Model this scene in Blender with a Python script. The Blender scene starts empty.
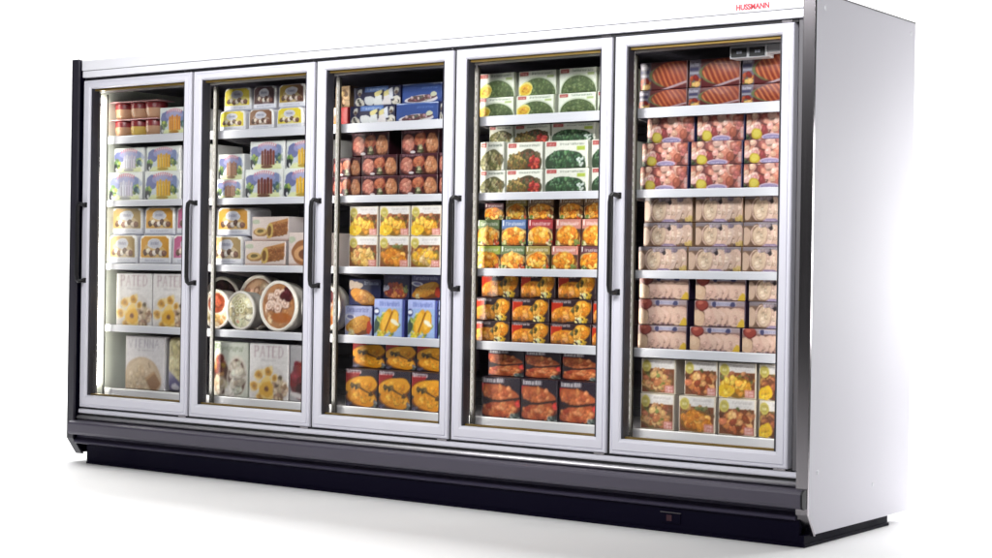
import bpy, bmesh, math, random
import numpy as np
from mathutils import Vector

S = bpy.context.scene
COL = S.collection
R = math.radians

# ------------------------------------------------------------------ helpers
def lin(c):
    """sRGB 0-255 triple -> linear floats"""
    out = []
    for v in c:
        v = v / 255.0
        out.append(v / 12.92 if v <= .04045 else ((v + .055) / 1.055) ** 2.4)
    return out

MATS = {}
def mat(name, rgb, rough=.5, metal=0., spec=.5, bump=0., bscale=60., vary=0., vscale=3., emit=0., coat=0., aniso=None):
    if name in MATS: return MATS[name]
    m = bpy.data.materials.new(name); m.use_nodes = True
    nt = m.node_tree; b = nt.nodes['Principled BSDF']
    c = lin(rgb) + [1]
    b.inputs['Base Color'].default_value = c
    b.inputs['Roughness'].default_value = rough
    b.inputs['Metallic'].default_value = metal
    b.inputs['Specular IOR Level'].default_value = spec
    b.inputs['Coat Weight'].default_value = coat
    tc = nt.nodes.new('ShaderNodeTexCoord')
    if vary:
        n = nt.nodes.new('ShaderNodeTexNoise'); n.inputs['Scale'].default_value = vscale; n.inputs['Detail'].default_value = 6
        mp = nt.nodes.new('ShaderNodeMapping')
        if aniso: mp.inputs['Scale'].default_value = aniso
        nt.links.new(tc.outputs['Object'], mp.inputs['Vector']); nt.links.new(mp.outputs['Vector'], n.inputs['Vector'])
        mr = nt.nodes.new('ShaderNodeMapRange')
        mr.inputs['To Min'].default_value = rough * (1 - vary); mr.inputs['To Max'].default_value = min(1, rough * (1 + vary))
        nt.links.new(n.outputs['Fac'], mr.inputs['Value']); nt.links.new(mr.outputs['Result'], b.inputs['Roughness'])
        mx = nt.nodes.new('ShaderNodeMix'); mx.data_type = 'RGBA'
        mx.inputs['A'].default_value = [v * (1 - .12 * vary) for v in c[:3]] + [1]
        mx.inputs['B'].default_value = [min(1, v * (1 + .12 * vary)) for v in c[:3]] + [1]
        nt.links.new(n.outputs['Fac'], mx.inputs['Factor']); nt.links.new(mx.outputs['Result'], b.inputs['Base Color'])
    if bump:
        n2 = nt.nodes.new('ShaderNodeTexNoise'); n2.inputs['Scale'].default_value = bscale; n2.inputs['Detail'].default_value = 4
        nt.links.new(tc.outputs['Object'], n2.inputs['Vector'])
        bp = nt.nodes.new('ShaderNodeBump'); bp.inputs['Strength'].default_value = bump; bp.inputs['Distance'].default_value = .01
        nt.links.new(n2.outputs['Fac'], bp.inputs['Height']); nt.links.new(bp.outputs['Normal'], b.inputs['Normal'])
    if emit:
        b.inputs['Emission Color'].default_value = c
        b.inputs['Emission Strength'].default_value = emit
    MATS[name] = m
    return m

def print_mat(name, rough, spec=.4):
    """cardboard / film print: the artwork is the colour attribute of the mesh"""
    m = bpy.data.materials.new(name); m.use_nodes = True
    nt = m.node_tree; b = nt.nodes['Principled BSDF']
    at = nt.nodes.new('ShaderNodeVertexColor'); at.layer_name = 'art'
    tc = nt.nodes.new('ShaderNodeTexCoord'); oi = nt.nodes.new('ShaderNodeObjectInfo')
    ad = nt.nodes.new('ShaderNodeVectorMath'); ad.operation = 'ADD'
    nt.links.new(tc.outputs['Object'], ad.inputs[0]); nt.links.new(oi.outputs['Location'], ad.inputs[1])
    n = nt.nodes.new('ShaderNodeTexNoise'); n.inputs['Scale'].default_value = 9; n.inputs['Detail'].default_value = 5
    nt.links.new(ad.outputs[0], n.inputs['Vector'])
    hs = nt.nodes.new('ShaderNodeHueSaturation')
    mr = nt.nodes.new('ShaderNodeMapRange'); mr.inputs['To Min'].default_value = .86; mr.inputs['To Max'].default_value = 1.14
    nt.links.new(n.outputs['Fac'], mr.inputs['Value']); nt.links.new(mr.outputs['Result'], hs.inputs['Value'])
    nt.links.new(at.outputs['Color'], hs.inputs['Color']); nt.links.new(hs.outputs['Color'], b.inputs['Base Color'])
    bp = nt.nodes.new('ShaderNodeBump'); bp.inputs['Strength'].default_value = .25; bp.inputs['Distance'].default_value = .01
    nt.links.new(n.outputs['Fac'], bp.inputs['Height']); nt.links.new(bp.outputs['Normal'], b.inputs['Normal'])
    b.inputs['Roughness'].default_value = rough; b.inputs['Specular IOR Level'].default_value = spec
    return m

def obj(name, bm, m, parent=None, smooth=False):
    me = bpy.data.meshes.new(name)
    bmesh.ops.recalc_face_normals(bm, faces=bm.faces)
    bm.to_mesh(me); bm.free()
    for mm in (m if isinstance(m, (list, tuple)) else [m]): me.materials.append(mm)
    if smooth:
        for p in me.polygons: p.use_smooth = True
    o = bpy.data.objects.new(name, me); COL.objects.link(o)
    if parent: o.parent = parent
    return o

def thing(o, label, cat, group=None):
    o['label'] = label; o['category'] = cat
    if group: o['group'] = group
    return o

def empty(name, loc=(0, 0, 0)):
    o = bpy.data.objects.new(name, None); COL.objects.link(o); o.location = loc
    o.empty_display_size = .1
    return o

def box(bm, x0, x1, y0, y1, z0, z1, bev=0., seg=2, mi=0):
    b = bmesh.new()
    v = [b.verts.new(p) for p in ((x0,y0,z0),(x1,y0,z0),(x1,y1,z0),(x0,y1,z0),(x0,y0,z1),(x1,y0,z1),(x1,y1,z1),(x0,y1,z1))]
    for f in ((0,3,2,1),(4,5,6,7),(0,1,5,4),(1,2,6,5),(2,3,7,6),(3,0,4,7)): b.faces.new([v[i] for i in f])
    if bev: bmesh.ops.bevel(b, geom=b.edges[:], offset=bev, segments=seg, affect='EDGES', profile=.5)
    for f in b.faces: f.material_index = mi
    t = bpy.data.meshes.new('tmp'); b.to_mesh(t); b.free(); bm.from_mesh(t); bpy.data.meshes.remove(t)
    return bm

def prism(bm, prof, a, b, axis='x', bev=0.):
    """extrude a (p, q) profile along an axis; x: p=y q=z"""
    t = bmesh.new()
    def P(s, p): return (s, p[0], p[1]) if axis == 'x' else ((p[0], s, p[1]) if axis == 'y' else (p[0], p[1], s))
    A = [t.verts.new(P(a, p)) for p in prof]; B = [t.verts.new(P(b, p)) for p in prof]
    n = len(prof)
    t.faces.new(A); t.faces.new(B[::-1])
    for i in range(n): t.faces.new([A[i], B[i], B[(i+1) % n], A[(i+1) % n]])
    bmesh.ops.recalc_face_normals(t, faces=t.faces)
    if bev: bmesh.ops.bevel(t, geom=t.edges[:], offset=bev, segments=2, affect='EDGES', profile=.5)
    me = bpy.data.meshes.new('tmp'); t.to_mesh(me); t.free(); bm.from_mesh(me); bpy.data.meshes.remove(me)
    return bm

def lathe(bm, prof, n=40, axis='z', c=(0, 0, 0), cap=True):
    """prof: (r, h) list"""
    t = bmesh.new(); rings = []
    for r, h in prof:
        ring = []
        for i in range(n):
            a = 2 * math.pi * i / n
            p = (r * math.cos(a), r * math.sin(a), h) if axis == 'z' else (r * math.cos(a), h, r * math.sin(a))
            ring.append(t.verts.new((p[0] + c[0], p[1] + c[1], p[2] + c[2])))
        rings.append(ring)
    for k in range(len(rings) - 1):
        for i in range(n):
            t.faces.new([rings[k][i], rings[k][(i+1) % n], rings[k+1][(i+1) % n], rings[k+1][i]])
    if cap:
        t.faces.new(rings[0][::-1]); t.faces.new(rings[-1])
    me = bpy.data.meshes.new('tmp'); t.to_mesh(me); t.free(); bm.from_mesh(me); bpy.data.meshes.remove(me)
    return bm

def tube(bm, pts, r, n=10):
    t = bmesh.new(); rings = []
    pts = [Vector(p) for p in pts]
    for i, p in enumerate(pts):
        d = (pts[min(i+1, len(pts)-1)] - pts[max(i-1, 0)]).normalized()
        u = d.orthogonal().normalized() if i == 0 else (rings[-1][1] - d * rings[-1][1].dot(d)).normalized()
        w = d.cross(u)
        rings.append(([t.verts.new(p + (u * math.cos(2*math.pi*k/n) + w * math.sin(2*math.pi*k/n)) * r) for k in range(n)], u))
    for a in range(len(rings) - 1):
        for k in range(n): t.faces.new([rings[a][0][k], rings[a][0][(k+1) % n], rings[a+1][0][(k+1) % n], rings[a+1][0][k]])
    t.faces.new(rings[0][0][::-1]); t.faces.new(rings[-1][0])
    me = bpy.data.meshes.new('tmp'); t.to_mesh(me); t.free(); bm.from_mesh(me); bpy.data.meshes.remove(me)
    return bm

# ------------------------------------------------------------------ artwork printed on the packaging
class Art:
    """a small painter: shapes in 0..1 coordinates, y up, sampled on a grid"""
    K = 3
    def __init__(s, nx, ny, bg, asp, seed=1):
        s.nx, s.ny, s.asp = nx, ny, asp
        W, H = nx * s.K, ny * s.K
        s.a = np.empty((H, W, 3)); s.a[:] = bg
        s.X, s.Y = np.meshgrid((np.arange(W) + .5) / W, (np.arange(H) + .5) / H)
        s.sat, s.val = .88, .9; s.r = random.Random(seed); s.rs = np.random.RandomState(seed)
    def put(s, mask, col, op=1.):
        s.a[mask] = s.a[mask] * (1 - op) + np.array(col, float) * op
    def rect(s, x0, y0, x1, y1, col, op=1.): s.put((s.X >= x0) & (s.X < x1) & (s.Y >= y0) & (s.Y < y1), col, op)
    def grad(s, x0, y0, x1, y1, ca, cb):
        m = (s.X >= x0) & (s.X < x1) & (s.Y >= y0) & (s.Y < y1)
        t = ((s.X - x0) / max(x1 - x0, 1e-6))[m][:, None]
        s.a[m] = np.array(ca) * (1 - t) + np.array(cb) * t
    def ell(s, cx, cy, rx, ry, col, rot=0., noise=0., op=1., ring=None):
        dx, dy = (s.X - cx) * s.asp, s.Y - cy
        c, n = math.cos(rot), math.sin(rot)
        u, v = (dx * c + dy * n) / (rx * s.asp), (-dx * n + dy * c) / ry
        d = np.sqrt(u * u + v * v)
        if noise:
            t = np.arctan2(v, u)
            for k in (2, 3, 5, 7): d = d * (1 + noise / k * 2 * np.sin(k * t + s.r.uniform(0, 6.28)))
        m = d < 1
        if ring: m &= d > ring
        s.put(m, col, op)
    def poly(s, pts, col, op=1.):
        m = np.zeros(s.X.shape, bool); n = len(pts)
        for i in range(n):
            (x0, y0), (x1, y1) = pts[i], pts[(i+1) % n]
            if y0 == y1: continue
            cond = ((y0 > s.Y) != (y1 > s.Y)) & (s.X < (x1 - x0) * (s.Y - y0) / (y1 - y0) + x0)
            m ^= cond
        s.put(m, col, op)
    def line(s, x0, y0, x1, y1, w, col, op=1.):
        ax, ay, bx, by = x0 * s.asp, y0, x1 * s.asp, y1
        px, py = s.X * s.asp, s.Y
        L2 = (bx-ax)**2 + (by-ay)**2 + 1e-9
        t = np.clip(((px-ax)*(bx-ax) + (py-ay)*(by-ay)) / L2, 0, 1)
        s.put((px-ax-t*(bx-ax))**2 + (py-ay-t*(by-ay))**2 < (w/2)**2, col, op)
    def jit(s, c, k=22):
        d = s.r.uniform(-k, k)
        return [min(255, max(0, v + d + s.r.uniform(-k * .3, k * .3))) for v in c]
    def food(s, cx, cy, rx, ry, cols, n, sz, rot=None, clip=1., k=22, el=1.5):
        for _ in range(n):
            a, q = s.r.uniform(0, 6.283), math.sqrt(s.r.random()) * clip
            x, y = cx + math.cos(a) * q * rx, cy + math.sin(a) * q * ry
            z = sz * s.r.uniform(.6, 1.3)
            ro = s.r.uniform(-1.5, 1.5) if rot is None else rot + s.r.uniform(-.3, .3)
            c = s.jit(s.r.choice(cols), k)
            s.ell(x, y - z * .2, z * el / s.asp, z, [v * .55 for v in c], ro, .08, .75)
            s.ell(x, y, z * el / s.asp, z, c, ro, .08)
            s.ell(x - z * .25 / s.asp, y + z * .3, z * .5 / s.asp, z * .3, [min(255, v * 1.25 + 12) for v in c], ro, 0, .7)
    def scrib(s, x0, y0, x1, y1, col, n=6, w=None):
        """a word too small to read: a row of uneven letter strokes"""
        n = int(n * 1.5); st = (x1 - x0) / n; h = y1 - y0; w = min(w or 1, h * .2)
        for i in range(n):
            x = x0 + i * st; t = s.r.random()
            up = h if i == 0 or t > .75 else h * .72
            s.line(x + st * .15, y0, x + st * .15, y0 + up, w, col, .8)
            if t < .5: s.line(x + st * .15, y0 + up * .9, x + st * .75, y0 + up * .9, w, col, .6)
            if t > .3: s.line(x + st * .75, y0, x + st * .75, y0 + up * .9, w, col, .7)
            if .2 < t < .8: s.line(x + st * .15, y0 + .05 * h, x + st * .7, y0 + .05 * h, w, col, .6)
    G = {'P': ((.1,0,.1,1),(.1,1,.7,.96),(.7,.96,.9,.76),(.9,.76,.7,.52),(.7,.52,.1,.5)), 'A': ((0,0,.5,1),(.5,1,1,0),(.2,.34,.8,.34)),
         'T': ((0,1,1,1),(.5,1,.5,0)), 'E': ((.1,0,.1,1),(.1,1,.9,1),(.1,.52,.7,.52),(.1,0,.9,0)),
         'D': ((.1,0,.1,1),(.1,1,.6,.96),(.6,.96,.95,.6),(.95,.6,.95,.38),(.95,.38,.6,.03),(.6,.03,.1,0)),
         'V': ((0,1,.5,0),(.5,0,1,1)), 'I': ((.5,0,.5,1),), 'N': ((.1,0,.1,1),(.1,1,.9,0),(.9,0,.9,1))}
    def text(s, word, x0, y0, x1, y1, col, op=1.):
        n = len(word); cw = (x1 - x0) / n; h_ = y1 - y0
        for i, c in enumerate(word):
            for ax, ay, bx, by in s.G[c]:
                X = x0 + i * cw; k = cw * .74
                s.line(X + ax * k, y0 + ay * h_, X + bx * k, y0 + by * h_, .026 if abs(ax - bx) < .3 else .014, col, op)
                for ex, ey in ((ax, ay), (bx, by)):
                    if ey in (0, 1): s.line(X + ex * k - cw * .1, y0 + ey * h_, X + ex * k + cw * .1, y0 + ey * h_, .01, col, op * .7)
    def grid(s):
        K = s.K; a = s.a.reshape(s.ny, K, s.nx, K, 3).mean((1, 3))
        a = a * (1 + s.rs.normal(0, .025, a.shape[:2])[..., None])
        lum = a.mean(2, keepdims=True); a = lum + (a - lum) * s.sat; a = a * s.val
        b = np.pad(a, ((1,1),(1,1),(0,0)), 'edge')
        a = .6 * a + .1 * (b[:-2,1:-1] + b[2:,1:-1] + b[1:-1,:-2] + b[1:-1,2:])
        a = np.clip(a, 0, 255) / 255
        return np.where(a <= .04045, a / 12.92, ((a + .055) / 1.055) ** 2.4)

W_ = (236, 234, 232)
def art_pop(a, pop, arc=(104, 110, 164), title=(210, 116, 138)):
    a.ell(.5, .40, .45, .38, (196, 204, 216), 0, .05)
    a.ell(.2, .62, .16, .22, arc, .3, .1); a.ell(.8, .62, .16, .22, (116, 130, 176), -.3, .1)
    a.ell(.5, .70, .3, .16, (150, 150, 200), 0, .05, .8)
    a.food(.14, .36, .09, .14, [(96, 130, 70), (150, 168, 60), (60, 92, 56)], 14, .055)
    a.food(.84, .36, .09, .14, [(110, 140, 80), (180, 180, 90), (70, 100, 110)], 14, .055)
    a.poly([(.08, .0), (.95, .0), (.9, .2), (.2, .2)], (222, 228, 172))
    a.ell(.07, .2, .06, .16, (34, 36, 50), 0, .1); a.ell(.1, .14, .025, .07, (220, 220, 220))
    for i in range(5):
        x = .34 + i * .08; c = a.jit(pop, 16)
        a.rect(x, .16, x + .066, .58 + .05 * (i % 2), c); a.ell(x + .033, .6 + .05 * (i % 2), .033, .06, c)
        a.rect(x + .008, .2, x + .02, .55, [min(255, v * 1.18 + 10) for v in c])
        a.rect(x + .058, .16, x + .07, .5, [v * .7 for v in c])
    a.ell(.5, .1, .17, .06, [v * .75 for v in pop], 0, 0, .8)
    for i in range(9):
        t = i / 8; x = .26 + .48 * t; y = .8 + .08 * math.sin(math.pi * t)
        a.line(x, y - .04, x + .012, y + .06, .035, title); a.line(x, y + .05, x + .03, y + .04, .03, title)
    a.rect(.9, .0, 1, 1, W_, .5)

def art_tub(a, bgl, bgr, balls=((92, 60, 48), (226, 206, 188), (120, 76, 60), (232, 220, 208))):
    a.grad(.06, .25, .94, .95, bgl, bgr)
    a.ell(.07, .94, .06, .07, W_); a.ell(.93, .94, .06, .07, W_); a.ell(.5, .48, .34, .24, [v * .5 + 110 for v in bgl], 0, .1, .7)
    a.ell(.5, .70, .23, .17, (226, 224, 230), 0, .05); a.ell(.5, .70, .21, .15, (198, 198, 212), 0, .05)
    a.scrib(.37, .67, .63, .76, (120, 116, 140), 6)
    for i in range(7):
        c = a.jit(balls[i % len(balls)], 12)
        a.ell(.2 + i * .1, .41 + .05 * math.sin(i * 2.), .075, .1, [v * .55 for v in c], 0, .06)
        a.ell(.2 + i * .1, .425 + .05 * math.sin(i * 2.), .07, .09, c, 0, .06)
        a.ell(.185 + i * .1, .45 + .05 * math.sin(i * 2.), .03, .035, [min(255, v + 28) for v in c])
    a.rect(0, 0, 1, .25, (216, 216, 226)); a.scrib(.2, .13, .8, .19, (150, 150, 178), 14, .02)
    a.rect(0, 0, 1, .07, (190, 192, 210))

def art_entree(a, cols, badge=(200, 182, 84), corner=(206, 126, 122), yel=False):
    a.sat, a.val = .9, 1.
    a.rect(0, 0, 1, 1, (210, 198, 180)); a.rect(.2, .73, .96, .97, (214, 208, 206))
    a.rect(.04, .04, .96, .72, (116, 62, 34))
    a.food(.5, .52, .44, .18, [(140, 74, 44), (96, 60, 34), (176, 120, 70), (100, 100, 54)], 44, .055)
    a.ell(.48, .32, .43, .28, [v * .6 for v in cols[0]], 0, .06)
    a.food(.48, .35, .38, .23, cols, 46, .07)
    a.ell(.17, .78, .13, .16, badge, 0, .03); a.ell(.17, .78, .09, .11, [v * .8 for v in badge], 0, .1, .6); a.scrib(.11, .75, .23, .81, (236, 228, 190), 3)
    a.scrib(.4, .86, .9, .92, (160, 150, 150), 8); a.scrib(.45, .77, .85, .82, (176, 168, 170), 7)
    a.rect(.7, .05, .95, .26, corner, .85); a.scrib(.73, .08, .92, .15, (240, 226, 220), 3); a.scrib(.73, .17, .92, .23, (246, 232, 230), 3)
    if yel:
        a.ell(.2, .2, .2, .19, (230, 182, 30), 0, .1); a.food(.2, .2, .1, .1, [(206, 150, 24), (236, 196, 60)], 8, .05)

def art_spinach(a, egg):
    a.rect(0, 0, 1, 1, (222, 226, 212)); a.rect(0, 0, .025, 1, (150, 160, 130)); a.rect(.975, 0, 1, 1, (150, 160, 130))
    a.ell(.52, .1, .48, .66, (196, 206, 180)); a.ell(.52, .06, .455, .63, (74, 92, 50))
    m = a.a.copy()
    a.food(.52, .16, .42, .48, [(78, 98, 54), (92, 112, 64), (64, 82, 46), (104, 120, 76)], 200, .035, k=12)
    mask = (((a.X - .52) / .445) ** 2 + ((a.Y - .06) / .61) ** 2) > 1
    a.a[mask] = m[mask]
    a.rect(.05, .8, .27, .95, (168, 66, 62)); a.scrib(.08, .84, .24, .91, (236, 210, 204), 4)
    a.scrib(.36, .84, .9, .92, (84, 104, 84), 10); a.rect(.76, .68, .93, .78, (150, 176, 84), .7)
    if egg:
        a.ell(.2, .27, .19, .27, (226, 214, 110), .15, .05); a.ell(.2, .26, .155, .21, (220, 178, 40), .2, .05)
        a.food(.2, .26, .09, .12, [(214, 140, 30), (190, 120, 24), (226, 190, 60)], 14, .04)

def art_veg(a, kind):
    a.rect(0, 0, 1, 1, (226, 226, 214))
    if kind == 'broccoli':
        a.ell(.5, .14, .48, .52, (44, 66, 42), 0, .05)
        a.food(.48, .3, .42, .32, [(48, 86, 52), (64, 106, 66), (36, 66, 42), (84, 124, 84)], 110, .05)
        a.food(.86, .24, .09, .16, [(206, 214, 204), (90, 120, 92)], 14, .04)
    elif kind == 'mix':
        a.ell(.5, .2, .48, .5, (76, 62, 34), 0, .08); a.food(.3, .3, .28, .32, [(150, 116, 50), (120, 88, 42), (176, 146, 74), (96, 90, 40)], 80, .05)
        a.food(.68, .5, .26, .16, [(96, 80, 50), (120, 70, 50), (70, 76, 46)], 46, .05)
        a.food(.78, .24, .16, .18, [(188, 44, 38), (160, 36, 32), (210, 84, 60)], 22, .06)
    else:
        a.ell(.5, .2, .48, .5, (96, 94, 56), 0, .08); a.food(.5, .28, .44, .34, [(160, 152, 100), (130, 128, 76), (190, 182, 136), (110, 112, 62)], 100, .05)
        a.food(.8, .4, .15, .16, [(96, 86, 56), (120, 100, 60)], 20, .05)
    a.rect(.05, .8, .28, .95, (176, 58, 56)); a.scrib(.08, .84, .25, .91, (236, 206, 200), 4)
    a.scrib(.36, .83, .93, .91, (84, 96, 84), 10)
    if kind == 'broccoli': a.rect(.76, .64, .94, .78, (176, 196, 66))

def art_dinner(a, top):
    a.sat, a.val = 1.05, 1.
    top = [v * .8 + 20 for v in top]
    a.rect(0, 0, 1, 1, (64, 42, 32)); a.rect(0, .64, 1, 1, top)
    a.line(.1, .78, .1, .95, .05, (236, 232, 228)); a.scrib(.2, .78, .95, .89, (232, 228, 226), 7, .03)
    a.ell(.5, .36, .5, .38, (190, 160, 104), 0, .06); a.ell(.5, .34, .47, .35, (120, 66, 22), 0, .05)
    a.ell(.46, .4, .4, .3, (200, 126, 34), .2, .08); a.food(.5, .38, .38, .27, [(212, 136, 36), (226, 160, 60), (196, 110, 28), (222, 176, 90)], 34, .085, el=1.5)
    a.food(.14, .12, .1, .08, [(92, 112, 50), (200, 190, 140)], 8, .05)
    a.food(.88, .14, .09, .1, [(206, 190, 160), (180, 70, 44), (110, 120, 60)], 10, .05)

def art_roast(a):
    a.sat, a.val = 1.05, 1.
    a.rect(0, 0, 1, 1, (44, 30, 36))
    a.poly([(0, .25), (.3, .5), (.3, .85), (0, .85)], (168, 44, 26))
    a.ell(.34, .36, .33, .32, (150, 88, 26), .1, .06); a.ell(.34, .4, .3, .27, (212, 140, 50), .1, .06)
    a.food(.34, .36, .26, .22, [(206, 132, 44), (224, 158, 70), (190, 112, 36), (214, 150, 90)], 26, .1, k=12)
    a.ell(.76, .56, .22, .36, (146, 92, 28), .4, .06); a.ell(.76, .6, .2, .32, (208, 144, 48), .4, .06)
    a.food(.76, .58, .15, .26, [(214, 146, 44), (190, 116, 34), (226, 170, 80)], 16, .09, k=14)
    a.food(.62, .58, .09, .16, [(84, 80, 36), (60, 60, 30), (110, 96, 44)], 9, .05)
    a.food(.62, .14, .12, .1, [(220, 204, 140), (232, 220, 180)], 6, .06)
    a.food(.85, .12, .1, .1, [(190, 150, 40), (150, 110, 30)], 6, .06)
    a.scrib(.06, .84, .5, .95, (226, 214, 212), 8, .05); a.food(.2, .1, .18, .08, [(150, 96, 40), (110, 70, 34)], 10, .06)

def art_drum(a):
    a.sat, a.val = 1.02, 1.05
    a.rect(0, 0, 1, 1, (30, 20, 34)); a.rect(0, .62, .3, .82, (160, 32, 38))
    a.ell(.48, .6, .47, .2, (92, 38, 22), -.12, .06); a.ell(.47, .62, .45, .18, (160, 80, 44), -.12, .06)
    a.food(.46, .61, .4, .14, [(168, 86, 48), (188, 106, 62), (146, 68, 38), (200, 128, 80)], 46, .05, k=14)
    a.ell(.5, .22, .49, .22, (88, 34, 22), .14, .06); a.ell(.5, .24, .47, .2, (158, 74, 42), .14, .06)
    a.food(.5, .23, .42, .16, [(170, 82, 46), (148, 64, 38), (190, 106, 62), (202, 132, 84)], 46, .05, k=14)
    a.line(.06, .4, .5, .41, .05, (34, 14, 14)); a.line(.5, .41, .96, .5, .045, (34, 14, 14))
    a.food(.86, .07, .13, .06, [(96, 104, 104), (60, 70, 66), (140, 150, 146)], 16, .03)
    a.food(.94, .4, .05, .06, [(190, 56, 44)], 4, .04)
    a.rect(0, .84, 1, 1, (30, 20, 34)); a.scrib(.06, .86, .58, .96, (236, 232, 232), 7, .035)

def art_ham(a):
    a.sat, a.val = .86, .84
    a.rect(0, 0, 1, 1, (96, 26, 30))
    a.rect(0, 0, .24, 1, (108, 98, 116)); a.rect(.02, .6, .19, .7, (56, 54, 96)); a.scrib(.03, .76, .2, .88, (196, 192, 210), 4)
    a.rect(.02, .48, .2, .56, (150, 148, 164))
    a.food(.1, .2, .1, .18, [(196, 96, 48), (214, 160, 80), (150, 44, 40), (96, 110, 60)], 20, .07)
    a.ell(.7, .5, .47, .46, (104, 112, 66), 0, .03); a.ell(.72, .52, .455, .45, (140, 44, 26), 0, .03)
    m = (((a.X - .72) / .44) ** 2 + ((a.Y - .52) / .44) ** 2) < 1
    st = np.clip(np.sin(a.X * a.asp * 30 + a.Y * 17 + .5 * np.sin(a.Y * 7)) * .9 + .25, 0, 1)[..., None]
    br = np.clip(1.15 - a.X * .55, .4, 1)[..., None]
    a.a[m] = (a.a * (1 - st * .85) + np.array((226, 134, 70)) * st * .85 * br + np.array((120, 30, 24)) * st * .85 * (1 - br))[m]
    a.poly([(.42, .0), (1, .3), (1, .22), (.58, .0)], (176, 150, 160)); a.poly([(.6, 0), (1, .2), (1, 0)], (92, 24, 28))
    a.rect(.975, 0, 1, 1, (130, 96, 100))

def art_shrimp(a):
    a.sat, a.val = .92, .9
    a.rect(0, 0, 1, 1, (112, 60, 58))
    a.food(.5, .5, .55, .6, [(204, 134, 116), (186, 106, 94), (218, 160, 142), (150, 76, 68), (214, 172, 154)], 60, .15, k=20, el=1.2)
    a.food(.14, .5, .14, .2, [(228, 184, 168), (214, 160, 150)], 8, .14, el=1.)
    a.ell(.22, .22, .11, .2, (196, 170, 50), 0, .05); a.ell(.22, .24, .08, .14, (214, 196, 84), 0, .05)
    a.ell(.52, .1, .2, .13, (196, 176, 200)); a.ell(.52, .09, .17, .09, (150, 136, 178)); a.scrib(.4, .05, .64, .12, (236, 230, 240), 5)
    a.food(.06, .08, .06, .1, [(70, 80, 56), (40, 50, 40)], 6, .06)
    a.rect(.98, 0, 1, 1, (38, 44, 92)); a.rect(.92, .1, .97, .5, (226, 214, 214), .5)

def art_pale(a):
    a.sat, a.val = .84, .95
    a.rect(0, 0, 1, 1, (112, 84, 70)); a.rect(0, .84, 1, 1, (120, 108, 116))
    for i in range(7):
        x = .9 - i * .105
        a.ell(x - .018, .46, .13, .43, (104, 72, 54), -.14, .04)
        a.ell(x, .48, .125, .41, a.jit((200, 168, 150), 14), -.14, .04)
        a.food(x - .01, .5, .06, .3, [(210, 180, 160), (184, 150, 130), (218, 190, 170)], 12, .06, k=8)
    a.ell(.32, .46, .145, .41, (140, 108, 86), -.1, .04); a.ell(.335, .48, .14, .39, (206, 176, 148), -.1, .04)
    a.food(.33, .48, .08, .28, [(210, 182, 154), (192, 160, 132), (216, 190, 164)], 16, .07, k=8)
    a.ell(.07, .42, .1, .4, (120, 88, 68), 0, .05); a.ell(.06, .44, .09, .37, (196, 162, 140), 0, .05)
    a.ell(.53, .8, .05, .12, (40, 30, 36), 0, .15); a.scrib(.3, .88, .76, .97, (190, 184, 200), 6)
    a.food(.42, .84, .1, .06, [(120, 104, 120), (150, 134, 140)], 8, .05); a.food(.68, .84, .1, .06, [(110, 96, 112), (160, 140, 140)], 8, .05)
    a.poly([(.34, 0), (.72, 0), (.62, .13), (.44, .13)], (140, 118, 156)); a.scrib(.42, .02, .62, .09, (214, 204, 222), 5)
    a.food(.82, .06, .16, .05, [(96, 70, 60), (130, 100, 80), (70, 50, 50)], 12, .05)
    a.ell(.95, .14, .06, .14, (196, 166, 84), 0, .3, .8); a.rect(0, 0, .012, 1, (90, 70, 70))

def art_pink(a):
    a.sat, a.val = .84, .95
    a.rect(0, 0, 1, 1, (140, 104, 96)); a.rect(0, .8, 1, 1, (156, 134, 138))
    for i in range(6):
        x = .9 - i * .125
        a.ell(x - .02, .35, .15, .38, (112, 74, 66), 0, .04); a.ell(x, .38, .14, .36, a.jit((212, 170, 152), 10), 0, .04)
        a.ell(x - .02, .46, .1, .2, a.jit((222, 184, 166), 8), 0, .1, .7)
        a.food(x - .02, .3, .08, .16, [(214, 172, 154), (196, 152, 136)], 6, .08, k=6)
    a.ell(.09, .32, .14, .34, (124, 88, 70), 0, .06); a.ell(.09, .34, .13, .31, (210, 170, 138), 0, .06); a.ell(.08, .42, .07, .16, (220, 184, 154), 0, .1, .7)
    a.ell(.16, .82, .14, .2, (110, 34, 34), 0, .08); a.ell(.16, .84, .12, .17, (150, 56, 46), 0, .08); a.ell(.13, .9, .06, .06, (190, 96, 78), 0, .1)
    a.rect(.34, .8, .82, .95, (172, 166, 190)); a.ell(.4, .86, .045, .1, (62, 62, 104), 0, .1); a.ell(.76, .86, .045, .1, (62, 62, 104), 0, .1); a.scrib(.46, .83, .72, .91, (104, 102, 140), 5)
    a.food(.5, .05, .3, .03, [(104, 76, 84), (150, 118, 130), (90, 64, 60)], 18, .04)
    a.ell(.93, .12, .08, .16, (214, 170, 40), 0, .2); a.rect(.985, 0, 1, 1, (60, 44, 70))

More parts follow.
